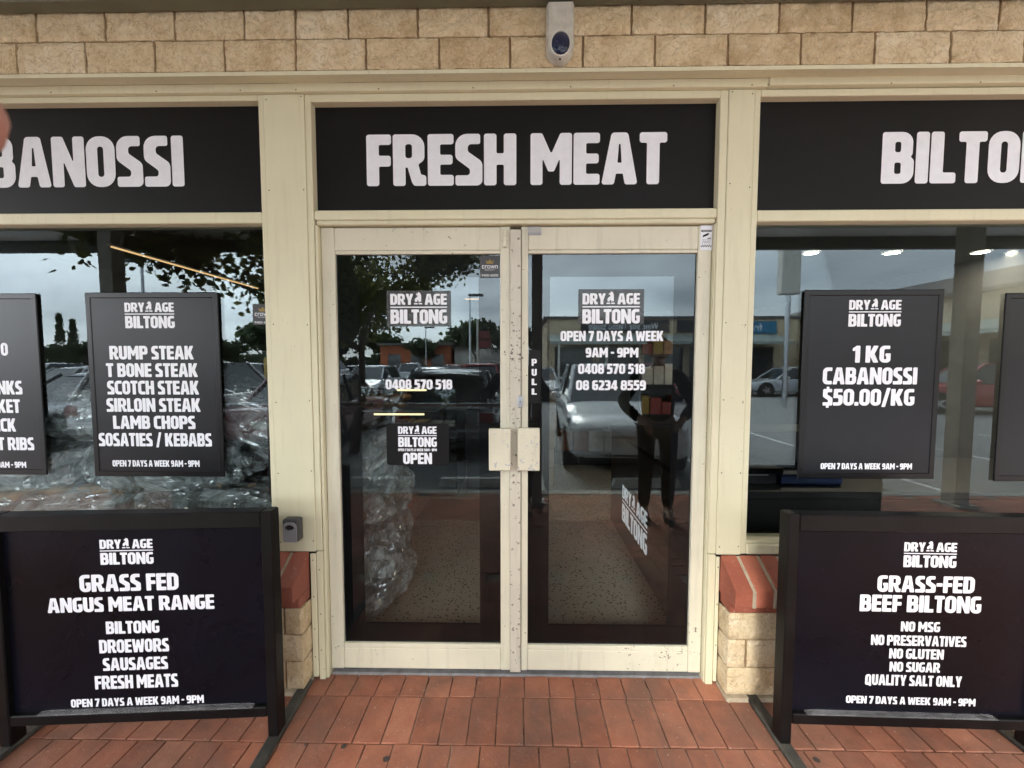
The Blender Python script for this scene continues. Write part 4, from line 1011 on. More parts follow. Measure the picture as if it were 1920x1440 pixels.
for i in range(7):
    r_ = MB(); r_.cbox(-2.43+i*.2, -2.27+i*.2, 2.80, 3.02, .8205, .85, .01); tag(r_.build('meat_pack', M['wood'] if i % 3 == 0 else M['meat'], None, True), 'small meat pack on the lit tray of the display case', 'meat pack', 'meat packs on the lit tray')
b_ = MB(); b_.cbox(-.62, -.28, 2.7, 3.2, .4, 1.0, .01)
eq = thing('black_cabinet', 'black cabinet with pale vent slots behind left door', 'cabinet', (-.45, 2.9, .0)); b_.cbox(-.60, -.30, 2.72, 3.18, .012, .4, .01); b_.build('body', M['black_matt'], eq)
b_ = MB(); [b_.box(-.47, -.40, 2.694, 2.70, .82+i*.026, .828+i*.026) for i in range(6)]; b_.build('vent', M['light_plastic'], eq)
th_ = thing('thermometer', 'small digital thermometer with red digits inside left door', 'thermometer', (-.72, 1.9, .8))
b_ = MB(); px0, px1, pz0, pz1 = boxpx(746, 771, 917, 931, 2.58); b_.box(px0, px1, 2.57, 2.598, pz0, pz1); b_.build('case', M['white_box'], th_)
b_ = MB(); put_text(b_, '20', px0+.035, px1-.035, pz0+.02, pz1-.02, yplane(2.568)); b_.build('digits', M['red_led'], th_)
mt = MB(); mt.cbox(-1.0, .1, 1.9, 2.5, .0125, .02, .004); tag(mt.build('floor_mat', plain('dark_red_mat', (.10, .035, .02), .95)), 'dark red mat on the shop floor', 'mat')
# counter with logo on its side
ct = thing('counter', 'black counter with white logo on its side inside right door', 'counter', (1.1, 1.1, 0))
b_ = MB(); b_.cbox(.90, 1.5, .45, 1.95, .012, .90, .004); b_.build('body', M['black_matt'], ct)
b_ = MB(); b_.cbox(.87, 1.52, .42, 1.98, .901, .935, .004); b_.build('worktop', M['board_frame'], ct)
t = MB(); pl = lambda u, v: Vector((.8985, 1.53-u, v)); put_logo(t, 0, .66, .185, .50, pl); t.build('logo', emit('logo_added_glow', (.92, .95, 1), .042), ct)  # emission added to the white logo, too dim by daylight alone
# shelf with packets
sh = thing('shelf_unit', 'black shelf unit of coloured packets behind right door', 'shelf', (2.0, 3.6, 0))
b_ = MB(); b_.box(1.62, 2.4, 3.75, 3.8, .012, 2.1); [b_.box(1.62, 2.4, 3.4, 3.749, z-.02, z) for z in (.45, .85, 1.25, 1.65)]; b_.box(1.59, 1.62, 3.4, 3.8, .012, 2.1); b_.build('rack', M['black_matt'], sh)
cols = ['yellow_box', 'white_box', 'yellow_box', 'red_box', 'white_box', 'orange_box']
for si_, z in enumerate((.45, .85, 1.25, 1.65)):
    x = 1.64
    while x < 2.26:
        w = R.uniform(.08, .15); hh = R.uniform(.14, .28); c = R.choice(cols+['carton', 'meat']); q = MB(); q.cbox(x, x+w, 3.43, 3.6, z+.001, z+hh, .004); x += w+.012
        tag(q.build('packet', M[c]), 'coloured product packet on a shelf behind the right door', 'packet', 'packets on the shelf')
for i in range(6):
    q = MB(); dx = R.uniform(-.015, .015); q.cbox(.22+dx, .46+dx, 3.0, 3.3, .013+i*.235, .013+i*.235+.228, .004)
    tag(q.build('carton', M['carton']), ('carton at the bottom of the tall stack', 'second carton up in the tall stack', 'third carton up in the tall stack', 'fourth carton up in the tall stack', 'fifth carton up in the tall stack', 'carton on top of the tall stack')[i]+' behind right door', 'carton', 'cartons stacked inside the right door')
for i, (c, lab) in enumerate((('orange_box', 'orange carton left of its twin on the floor inside'), ('orange_box', 'orange carton beside white carton on the floor inside'), ('white_box', 'white carton next to the orange cartons inside'), ('white_box', 'white carton at the right end of the floor row inside'))):
    q = MB(); q.cbox(.60+i*.235, .82+i*.235, 4.1, 4.4, .20, .50, .004); tag(q.build('carton', M[c]), lab, 'carton', 'cartons on the low bench')
q = MB(); q.cbox(.55, 1.65, 4.0, 4.5, .013, .1985, .01); tag(q.build('low_bench', M['black_matt']), 'low black bench under a row of cartons inside', 'bench')
# things behind the right window
q = thing('work_table', 'black table behind the right window', 'table', (2.2, .9, 0))
b_ = MB(); b_.cbox(1.12, 4.2, .30, 1.1, .80, .84, .004); b_.build('tabletop', M['black_matt'], q)
b_ = MB(); b_.box(1.14, 4.18, .33, .35, .02, .799); b_.build('front_panel', M['black_matt'], q)
for x in (1.18, 4.12):
    for y in (.36, 1.04): b_ = MB(); b_.box(x-.02, x+.02, y-.02, y+.02, .012, .80); b_.build('leg', M['black_matt'], q)
b_ = MB(); b_.box(1.10, 2.05, .62, 1.3, .842, 1.14) if False else b_.box(1.25, 2.02, .70, 1.0, .8405, 1.10); tag(b_.build('black_machine', M['black_matt']), 'squat black machine on the table in right window', 'machine')
b_ = MB(); b_.hexa([(1.24, .46, .8405), (1.44, .46, .8405), (1.44, .64, .8405), (1.24, .64, .8405), (1.22, .44, .93), (1.46, .44, .93), (1.46, .66, .93), (1.22, .66, .93)]); tag(b_.build('tissue_box', plain('grey_box', (.30, .30, .29), .7)), 'pale open box on the table in right window', 'box')
b_ = MB(); b_.cbox(1.50, 1.86, .42, .66, .8405, .90, .01); tag(b_.build('crate', M['blue_cloth']), 'dark blue tray on the table in right window', 'tray')
b_ = MB(); b_.cbox(-1.275, -1.155, .12, .55, .70, 1.50, .02, ); tag(b_.build('black_speaker', M['black_matt']), 'tall black box standing beside the left pillar inside', 'box')
#OUTSIDE
# ------------------------------------------------------------------ people
skin_m = plain('skin', (.45, .27, .19), .55, var=.08)
def skin_body(name, joints, edges, mats, parent, sub=2):
    """joints: name -> (point, radius); one continuous skinned surface"""
    names = list(joints); idx = {n: i for i, n in enumerate(names)}
    me = bpy.data.meshes.new(name)
    me.from_pydata([tuple(joints[n][0]) for n in names], [(idx[a], idx[b]) for a, b in edges], [])
    o = bpy.data.objects.new(name, me); COL.objects.link(o)
    sk = o.modifiers.new('skin', 'SKIN'); sk.use_smooth_shade = True
    for i, n in enumerate(names):
        r = joints[n][1]; me.skin_vertices[0].data[i].radius = (r, r) if not hasattr(r, '__len__') else r
    me.skin_vertices[0].data[0].use_root = True
    ss = o.modifiers.new('subsurf', 'SUBSURF'); ss.levels = sub; ss.render_levels = sub
    me.materials.append(mats)
    if parent is not None: adopt(o, parent)
    return o
def person(label, loc, yaw, arms, hair_col, top_m, leg_m, h=1.72):
    root = thing('person', label, 'person', (0, 0, 0))
    k = h/1.72
    V = lambda x, y, z: Vector((x*k, y*k, z*k))
    J = {'pelvis': (V(0, 0, .93), (.145, .105)), 'waist': (V(0, .01, 1.08), (.135, .10)), 'chest': (V(0, .0, 1.27), (.165, .115)), 'neck0': (V(0, .0, 1.43), (.075, .07)),
         'neck1': (V(0, .015, 1.50), .052), 'head0': (V(0, .03, 1.58), (.072, .085)), 'head1': (V(0, .02, 1.665), (.078, .092))}
    E_ = [('pelvis', 'waist'), ('waist', 'chest'), ('chest', 'neck0'), ('neck0', 'neck1'), ('neck1', 'head0'), ('head0', 'head1')]
    for s, n in ((-1, 'l'), (1, 'r')):
        J['hip'+n] = (V(s*.10, 0, .88), .095); J['knee'+n] = (V(s*.105, .03, .50), .062); J['ank'+n] = (V(s*.11, -.01, .09), .042); J['toe'+n] = (V(s*.12, .15, .04), .035)
        E_ += [('pelvis', 'hip'+n), ('hip'+n, 'knee'+n), ('knee'+n, 'ank'+n), ('ank'+n, 'toe'+n)]
        sh, el, wr = arms[n]
        J['sh'+n] = (V(s*.19, 0, 1.40), .062); J['el'+n] = (V(*el), .045); J['wr'+n] = (V(*wr), .030)
        E_ += [('neck0', 'sh'+n), ('sh'+n, 'el'+n), ('el'+n, 'wr'+n)]
        d = (J['wr'+n][0]-J['el'+n][0]).normalized(); side = d.cross(Vector((0, 0, 1))).normalized(); up = side.cross(d)
        palm = J['wr'+n][0]+d*.05*k
        J['palm'+n] = (palm, (.034, .018)); E_.append(('wr'+n, 'palm'+n))
        for f, (off, ln) in enumerate(((-.03, .075), (-.01, .085), (.01, .08), (.03, .062))):
            b0 = palm+side*off*k+d*.045*k; J['f%s%d' % (n, f)] = (b0, .0095); J['g%s%d' % (n, f)] = (b0+d*ln*.55*k-up*.02*k, .0085); J['h%s%d' % (n, f)] = (b0+d*ln*.7*k-up*.05*k, .0075)
            E_ += [('palm'+n, 'f%s%d' % (n, f)), ('f%s%d' % (n, f), 'g%s%d' % (n, f)), ('g%s%d' % (n, f), 'h%s%d' % (n, f))]
        t0 = palm+side*-.04*s*k; J['t'+n] = (t0, .011); J['u'+n] = (t0+d*.04*k+side*-.02*s*k, .009); E_ += [('palm'+n, 't'+n), ('t'+n, 'u'+n)]
    skin_body('body', J, E_, skin_m, root)
    # face: nose, eyes, mouth, ears
    f_ = MB(); f_.hexa([V(-.014, .105, 1.60), V(.014, .105, 1.60), V(.012, .09, 1.60), V(-.012, .09, 1.60), V(-.006, .10, 1.645), V(.006, .10, 1.645), V(.006, .08, 1.645), V(-.006, .08, 1.645)])
    f_.build('nose', skin_m, root)
    for s in (-1, 1):
        e_ = MB(); e_.ellipsoid(V(s*.031, .097, 1.645), .013, .008, .008, 10, 6); e_.build('eye', M['black_matt'], root)
        e_ = MB(); e_.ellipsoid(V(s*.083, .02, 1.62), .010, .02, .032, 10, 6); e_.build('ear', skin_m, root)
    e_ = MB(); e_.ellipsoid(V(0, .10, 1.567), .024, .008, .007, 10, 6); e_.build('mouth', M['red_box'], root)
    hm = plain('hair_'+label[:6].strip(), hair_col, .8, var=.4, scale=40)
    hb = MB()
    def fn(p, q):
        n_ = mnoise.noise(p*5)*.18 + mnoise.noise(p*13)*.12
        if p.y > .35 and p.z < .35: return q*.72
        return q*(1+n_)
    hb.ellipsoid(V(0, -.005, 1.665), .112*k, .122*k, .112*k, 32, 22, 0, fn); hb.build('hair', hm, root, True)
    T = {'pelvis': (J['waist'][0]*1.0-V(0, 0, .16), (.165, .125)), 'waist': (J['waist'][0], (.16, .125)), 'chest': (J['chest'][0], (.185, .135)), 'neck0': (V(0, -.005, 1.42), (.10, .085)), 'col': (V(0, .0, 1.465), .068)}
    E2 = [('pelvis', 'waist'), ('waist', 'chest'), ('chest', 'neck0'), ('neck0', 'col')]
    for n in 'lr':
        a = J['el'+n][0]; b = J['wr'+n][0]
        T['sh'+n] = (J['sh'+n][0], .078); T['el'+n] = (a, .062); T['cuff'+n] = (a.lerp(b, .93), .046); E2 += [('neck0', 'sh'+n), ('sh'+n, 'el'+n), ('el'+n, 'cuff'+n)]
    skin_body('jacket', T, E2, top_m, root)
    T = {'pelvis': (V(0, 0, .95), (.152, .112))}; E2 = []
    for n in 'lr':
        T['hip'+n] = (J['hip'+n][0], .108); T['knee'+n] = (J['knee'+n][0], .076); T['hem'+n] = (J['ank'+n][0]+V(0, 0, .02), .06); E2 += [('pelvis', 'hip'+n), ('hip'+n, 'knee'+n), ('knee'+n, 'hem'+n)]
    skin_body('trousers', T, E2, leg_m, root)
    for n, s in (('l', -1), ('r', 1)):
        b = MB(); b.loft([[V(s*.115+wx*math.cos(t), yy+ly*math.sin(t), z) for t in [i*math.pi/8 for i in range(16)]] for z, wx, ly, yy in ((.004, .048, .135, .05), (.03, .05, .14, .05), (.06, .046, .10, .02), (.10, .04, .055, -.01))])
        b.build('shoe', M['black_matt'], root, True)
    root.matrix_basis = Matrix.Translation(loc) @ Matrix.Rotation(yaw, 4, 'Z')
    return root
blk = plain('black_jacket', (.014, .014, .016), .85, var=.3)
dkt = plain('dark_trousers', (.012, .013, .018), .85, var=.3)
pr = person('standing person in black jacket and dark trousers beside the verandah post', (1.36, -1.93, 0), math.radians(10),
       {'l': (0, (-.33, -.06, 1.12), (-.17, .20, .98)), 'r': (0, (.34, -.06, 1.12), (.18, .20, 1.00))}, (.26, .20, .15), blk, dkt, 1.74)
ph_ = person('person in black jacket holding up a phone to photograph the shop', (-.02, -2.12, 0), 0,
       {'l': (0, (-.30, .06, 1.20), (-.09, .20, 1.50)), 'r': (0, (.32, .06, 1.22), (.10, .20, 1.50))}, (.06, .045, .035), blk, dkt, 1.70)
fm_ = MB(); tip = CAM + ray(-104, 205)*.071; base = Vector((-.13, -1.835, 1.548)); dd_ = (tip-base)
fm_.tube([base, base+dd_*.35, base+dd_*.7, tip-dd_.normalized()*.0, tip+dd_.normalized()*.004, tip+dd_.normalized()*.0068], [.0078, .0083, .0082, .0080, .0065, .003], 20)
fm_.build('fingertip', plain('fingertip_skin', (.50, .24, .19), .5, var=.05), ph_, True)
q = MB(); q.cbox(-.085, .085, -1.862, -1.853, 1.50, 1.58, .003); tag(q.build('phone', M['black_matt']), 'dark phone held level by the photographing person', 'phone')

# ------------------------------------------------------------------ cars
tyre_m = plain('tyre_rubber', (.018, .018, .018), .85); rim_m = plain('alloy_rim', (.45, .46, .47), .35, .9)
carglass = plain('car_glass', (.010, .014, .015), .06, var=.1, spec=.9)
lamp_r = plain('red_tail_lamp', (.22, .012, .012), .15, coat=.5); lamp_w = plain('clear_head_lamp', (.13, .14, .16), .1, coat=.6)
trimb = plain('black_car_trim', (.012, .012, .013), .45); chrome = plain('chrome_trim', (.7, .71, .73), .15, 1)
plate_m = plain('number_plate', (.62, .61, .52), .5)
def paint(name, c): return plain(name, c, .25, var=.06, coat=.7)
def car(label, x, y, yaw, m_, L=4.5, Wd=1.8, H=1.66, kind='suv', z0=-.13):
    root = thing('parked_car', label, 'car', (0, 0, 0), 'cars parked in the car park')
    w = Wd/2; yb, yf = -L/2, L/2
    belt = H*.60; hood = belt-.06
    if kind == 'suv':
        stn = [(yb, .80, .50, belt-.12), (yb+.06, .93, .36, belt-.03), (yb+.35, 1, .28, belt), (-.5, 1, .24, belt), (yf-1.45, 1, .24, belt-.01), (yf-.9, .985, .25, hood-.03), (yf-.35, .95, .26, hood-.10), (yf-.08, .86, .30, hood-.22), (yf, .72, .38, hood-.38)]
        gl = [(yb+.10, yb+.42), (yf-1.38, yf-2.15)]
    elif kind == 'hatch':
        stn = [(yb, .80, .46, belt-.14), (yb+.07, .94, .34, belt-.02), (yb+.4, 1, .26, belt), (-.3, 1, .22, belt), (yf-1.3, 1, .22, belt-.01), (yf-.8, .98, .23, hood-.05), (yf-.3, .93, .24, hood-.14), (yf-.05, .82, .28, hood-.28), (yf, .68, .36, hood-.40)]
        gl = [(yb+.10, yb+.50), (yf-1.2, yf-2.0)]
    else:
        stn = [(yb, .76, .46, belt-.14), (yb+.08, .93, .34, belt-.02), (yb+.7, 1, .25, belt+.0), (-.3, 1, .22, belt), (yf-1.5, 1, .22, belt-.02), (yf-.9, .98, .23, hood-.05), (yf-.3, .93, .24, hood-.13), (yf-.05, .82, .28, hood-.26), (yf, .68, .36, hood-.38)]
        gl = [(yb+.62, yb+1.30), (yf-1.42, yf-2.25)]
    P_ = [stn[0]]+stn+[stn[-1]]; sm2 = []
    for i in range(1, len(P_)-2):                           # smooth the stations into a rounded shell
        for u in (0, .25, .5, .75):
            sm2.append(tuple(.5*(2*b1+(c1_-a1)*u+(2*a1-5*b1+4*c1_-d1)*u*u+(3*b1-a1-3*c1_+d1)*u**3) for a1, b1, c1_, d1 in zip(P_[i-1], P_[i], P_[i+1], P_[i+2])))
    stn = sm2+[stn[-1]]
    b = MB(); rings = []
    for (yy, kx, zb, zt) in stn:
        ww = w*kx
        half = [(ww*.86, zb), (ww*.965, zb+.07), (ww*.985, zb+(zt-zb)*.25), (ww, zb+(zt-zb)*.48), (ww*.985, zb+(zt-zb)*.70), (ww*.965, zb+(zt-zb)*.84), (ww*.93, zt-.035), (ww*.87, zt-.008), (ww*.74, zt+.006), (ww*.35, zt+.018)]
        rings.append([(px, yy, pz) for px, pz in half] + [(-px, yy, pz) for px, pz in reversed(half)])
    b.loft(rings); bo_ = b.build('body', m_, root); smooth_angle(bo_, 38)
    (r0, r1), (f0, f1) = gl
    wb, wt = w*.88, w*.70; zb_, zt_ = belt-.02, H-.05
    g_ = MB(); g_.hexa([(-wb, r0, zb_), (wb, r0, zb_), (wb, f0, zb_), (-wb, f0, zb_), (-wt, r1, zt_), (wt, r1, zt_), (wt, f1, zt_), (-wt, f1, zt_)]); g_.build('windows', carglass, root)
    rf = MB(); rr = []
    for u in range(7):
        t = u/6; yy = (r1-.10)+(f1+.08-r1+.10)*t; hz = H-.02-.05*(2*t-1)**4 + .02*(1-(2*t-1)**2)
        rr.append([(wt*1.02*sx, yy, hz-.055*abs(sx)**3-dz) for sx, dz in ((-1, .03), (-.97, 0), (-.6, 0), (0, 0), (.6, 0), (.97, 0), (1, .03), (.5, .04), (-.5, .04))])
    rf.loft(rr); smooth_angle(rf.build('roof', m_, root), 45)
    for s in (-1, 1):
        for (a_, c_, rad) in ((f0, f1, .035), (r0, r1, .045)):
            p = MB(); p.tube([(s*wb, a_, zb_), (s*wt*1.0, c_, zt_+.01)], rad, 6); p.build('pillar', m_, root)
        p = MB(); ym = (r1+f1)/2-.1; p.tube([(s*wb*1.005, ym+.03, zb_), (s*wt*1.005, ym, zt_)], .03, 6); p.build('pillar', trimb, root)
        mm_ = MB(); mm_.ellipsoid((s*(w+.10), f0-.42, belt+.06), .11, .07, .08, 14, 8); mm_.build('wing_mirror', m_, root, True)
        hl = MB()
        if kind == 'suv': hl.hexa([(s*w*.93, yf-.42, hood-.30), (s*w*.55, yf-.03, hood-.36), (s*w*.50, yf-.30, hood-.40), (s*w*.80, yf-.6, hood-.34), (s*w*.955, yf-.50, hood-.11), (s*w*.60, yf-.085, hood-.235), (s*w*.5, yf-.4, hood-.2), (s*w*.8, yf-.7, hood-.12)])
        else: hl.ellipsoid((s*w*.72, yf-.16, hood-.28), .20, .16, .09, 14, 8)
        hl.build('headlight', lamp_w, root)
        tl = MB(); tl.cbox(s*w*.78-.13, s*w*.78+.13, yb-.005, yb+.22, belt-.30, belt-.08, .03); tl.build('tail_light', lamp_r, root)
        if kind == 'suv':
            sd_ = MB(); sd_.hexa([(s*w*.90, yf-.33, hood-.34), (s*w*.62, yf-.055, hood-.385), (s*w*.55, yf-.3, hood-.40), (s*w*.8, yf-.6, hood-.36), (s*w*.93, yf-.40, hood-.285), (s*w*.62, yf-.06, hood-.345), (s*w*.5, yf-.4, hood-.33), (s*w*.8, yf-.7, hood-.30)]); sd_.build('lamp_surround', trimb, root)
            fg = MB(); fg.hexa([(s*w*.80, yf-.12, .36), (s*w*.45, yf+.0, .36), (s*w*.45, yf-.2, .36), (s*w*.8, yf-.3, .36), (s*w*.84, yf-.12, .52), (s*w*.55, yf-.02, .50), (s*w*.55, yf-.2, .5), (s*w*.84, yf-.3, .52)]); fg.build('fog_lamp', trimb, root)
        for yy in (yb+.82, yf-.88):
            ar = MB(); ar.tube([(s*(w-.20), yy, .33), (s*(w+.004), yy, .33)], .385, 24); ar.build('wheel_arch', trimb, root)
            wh = MB(); wh.loft([[(s*(w-.19+dx), yy+rr_*math.cos(i*math.pi/14), .33+rr_*math.sin(i*math.pi/14)) for i in range(28)] for dx, rr_ in ((0, .33), (.17, .33), (.20, .30), (.198, .22))]); wo = wh.build('wheel', tyre_m, root)
            ri = MB()
            for i in range(5):
                a0 = i*2*math.pi/5; ca, sa = math.cos(a0), math.sin(a0)
                ri.add([(s*(w+.013), yy+ca*.03-sa*.045, .33+sa*.03+ca*.045), (s*(w+.013), yy+ca*.21-sa*.03, .33+sa*.21+ca*.03), (s*(w+.013), yy+ca*.21+sa*.03, .33+sa*.21-ca*.03), (s*(w+.013), yy+ca*.03+sa*.045, .33+sa*.03-ca*.045)], [(0, 1, 2, 3)])
            ri.tube([(s*(w), yy, .33), (s*(w+.02), yy, .33)], .05, 10); ri.build('rim', rim_m, wo)
    gr = MB()
    gr.hexa([(-w*.55, yf-.10, hood-.55), (w*.55, yf-.10, hood-.55), (w*.55, yf-.3, hood-.55), (-w*.55, yf-.3, hood-.55), (-w*.62, yf-.02, hood-.30), (w*.62, yf-.02, hood-.30), (w*.62, yf-.3, hood-.30), (-w*.62, yf-.3, hood-.30)])
    gr.hexa([(-w*.5, yf-.02, .40), (w*.5, yf-.02, .40), (w*.5, yf-.2, .40), (-w*.5, yf-.2, .40), (-w*.4, yf+.012, hood-.58), (w*.4, yf+.012, hood-.58), (w*.4, yf-.2, hood-.58), (-w*.4, yf-.2, hood-.58)]); gr.build('grille', trimb, root)
    cb = MB(); cb.cbox(-w*.60, w*.60, yf-.05, yf+.012, hood-.33, hood-.285, .01); cb.build('chrome_bar', chrome, root)
    for yy in (yf+.016, yb-.012):
        lo_ = MB(); lo_.cbox(-w*.80, w*.80, yy-.05 if yy < 0 else yf-.20, yy+.03 if yy < 0 else yf-.03, .235, .33, .02); lo_.build('lower_lip', trimb, root)
        pl_ = MB(); pl_.cbox(-.19, .19, yy-.006, yy+.006, .50 if yy > 0 else belt-.34, .61 if yy > 0 else belt-.23, .003); pl_.build('number_plate', plate_m, root)
    bp = MB(); bp.cbox(-w*.90, w*.90, yb-.05, yb+.1, .36, .55, .04); bp.build('rear_bumper', m_ if kind != 'suv' else trimb, root)
    rw = MB(); rw.tube([(-.02, r0-.012, belt+.04), (-.34, r0+.09, belt+.16)], .012, 5); rw.build('wiper', trimb, root)
    an = MB(); an.tube([(0, r1+.12, H-.01), (0, r1-.04, H+.15)], .008, 5); an.build('aerial', trimb, root)
    root.matrix_basis = Matrix.Translation((x, y, z0)) @ Matrix.Rotation(yaw, 4, 'Z')
    return root
white_p = paint('white_car_paint', (.70, .71, .73)); grey_p = paint('dark_grey_car_paint', (.10, .105, .115)); maroon_p = paint('maroon_car_paint', (.16, .02, .03)); red_p = paint('red_car_paint', (.30, .03, .035))
silver_p = paint('silver_car_paint', (.40, .42, .44)); blue_p = paint('blue_grey_car_paint', (.10, .15, .20)); cream_p = paint('yellow_ute_paint', (.50, .30, .03))
c1 = car('silver white suv parked nose towards the shop doors', 1.74, -5.80, math.radians(3.5), white_p, 4.5, 1.84, 1.66, 'suv')
c2 = car('dark grey hatchback parked tail towards the shop', -1.25, -6.75, math.radians(180), grey_p, 4.2, 1.8, 1.55, 'hatch')
c3 = car('maroon sedan parked beside the dark grey hatchback', -4.35, -7.0, math.radians(180), maroon_p, 4.6, 1.8, 1.46, 'sedan')
c4 = car('white suv parked left of the maroon sedan', -6.9, -6.9, math.radians(178), white_p, 4.6, 1.86, 1.72, 'suv')
c5 = car('black sedan parked at the left end of front row', -9.6, -6.8, 0, grey_p, 4.6, 1.82, 1.46, 'sedan')
def car_copy(src, label, x, y, yaw, m_):
    c = copy_tree(src); c['label'] = label
    old = {white_p, grey_p, maroon_p}
    for ch in c.children:
        if ch.type == 'MESH' and ch.data.materials and ch.data.materials[0] in old:
            ch.data = ch.data.copy(); ch.data.materials[0] = m_
    c.matrix_basis = Matrix.Translation((x, y, -.13)) @ Matrix.Rotation(yaw, 4, 'Z'); return c
PI = math.pi
far = [(c2, 'silver hatchback in the second row near the tree', -6.9, -16.5, 0, silver_p), (c1, 'white suv in the second row left of the ute', -12.3, -16.8, PI, white_p), (c3, 'white sedan in the second row', -4.2, -17, 0, white_p),
       (c1, 'red suv in the second row behind the hatchback', -1.6, -16.8, PI, red_p), (c3, 'silver sedan at the centre of the second row', 1.0, -17, 0, silver_p), (c2, 'dark hatchback in the second row on the right', 3.6, -16.6, PI, grey_p), (c1, 'maroon suv in the second row on the right', 6.2, -16.8, 0, maroon_p),
       (c1, 'red suv parked by the right hand shops', 15.3, -11.6, PI/2+.3, red_p), (c3, 'silver blue sedan parked before the picture framer', 13.5, -18.3, PI/2, silver_p), (c1, 'white suv parked far left in second row', -15.2, -16.6, 0, white_p), (c2, 'white hatchback at far left of second row', -18.0, -16.5, PI, white_p),
       (c3, 'white sedan in the far row', -13.0, -29, 0, white_p), (c1, 'silver suv in the far row', -8.0, -29, PI, silver_p), (c2, 'red hatchback in the far row', -5.2, -29, 0, red_p), (c3, 'white sedan in the far row on the right', -1.0, -29, PI, white_p), (c1, 'white suv in the far row at left', -17.5, -29, 0, white_p), (c3, 'silver sedan beyond the left verandah post', -21.5, -16.6, 0, silver_p), (c1, 'white suv beyond the left verandah post', -24.4, -16.8, PI, white_p), (c2, 'red hatchback near the cypresses', -27.3, -16.5, 0, red_p), (c1, 'silver suv near the cypresses', -33, -25, 0, silver_p), (c3, 'white sedan near the cypresses', -30, -25, 0, white_p), (c2, 'dark hatchback at far left end of the front row', -12.2, -6.9, PI, silver_p)]
for src, lab, x, y, yw, m_ in far: car_copy(src, lab, x, y, yw, m_)
ut = thing('utility_truck', 'yellow tray back utility truck in the second row', 'truck', (-9.6, -16.5, -.13))
b_ = MB(); b_.cbox(-10.5, -8.7, -19.0, -14.3, .30, .80, .06); b_.cbox(-10.45, -8.75, -18.6, -17.0, .80, 1.25, .1); b_.build('body', white_p, ut)
b_ = MB(); b_.cbox(-10.5, -8.7, -16.6, -14.2, .80, 1.75, .02); b_.build('tray', cream_p, ut)
b_ = MB(); b_.hexa([(-10.4, -18.3, 1.2), (-8.8, -18.3, 1.2), (-8.8, -16.8, 1.2), (-10.4, -16.8, 1.2), (-10.2, -17.9, 1.7), (-9, -17.9, 1.7), (-9, -16.9, 1.7), (-10.2, -16.9, 1.7)]); b_.build('cab', carglass, ut)
for xx in (-10.45, -8.75):
    for yy in (-18.2, -15.2): b_ = MB(); b_.tube([(xx-.1, yy, .21), (xx+.1, yy, .21)], .34, 18); b_.build('wheel', tyre_m, ut)
for i, x in enumerate((-7.2, -4.35, -1.85, -.62, 1.72, 4.4)):
    q = MB(); q.hexa([(x-.45, -3.42, -.128), (x+.45, -3.42, -.128), (x+.45, -3.27, -.128), (x-.45, -3.27, -.128), (x-.42, -3.39, -.02), (x+.42, -3.39, -.02), (x+.42, -3.30, -.02), (x-.42, -3.30, -.02)])
    tag(q.build('wheel_stop', M['linepaint']), 'white wheel stop at the head of a parking bay', 'wheel stop', 'wheel stops in front of the parking bays')

# ------------------------------------------------------------------ trees
bark = plain('grey_bark', (.10, .08, .06), .95, var=.4, scale=10, bmp=.6)
def leaf_mat(name, a, b_):
    m_, t, p = new_mat(name); at = N(t, 'ShaderNodeAttribute', attribute_name='tone')
    r = ramp(t, at.outputs['Fac'], [(0, a), (1, b_)]); t.links.new(r.outputs['Color'], p.inputs['Base Color']); p.inputs['Roughness'].default_value = .5
    tl = N(t, 'ShaderNodeBsdfTranslucent'); t.links.new(r.outputs['Color'], tl.inputs['Color']); ms = N(t, 'ShaderNodeMixShader'); ms.inputs[0].default_value = .45
    t.links.new(p.outputs[0], ms.inputs[1]); t.links.new(tl.outputs[0], ms.inputs[2]); t.links.new(ms.outputs[0], t.nodes['Material Output'].inputs['Surface']); return m_
leaf_a = leaf_mat('broad_leaf', (.04, .06, .018), (.24, .24, .075)); leaf_b = leaf_mat('dark_leaf', (.018, .03, .012), (.06, .085, .03))
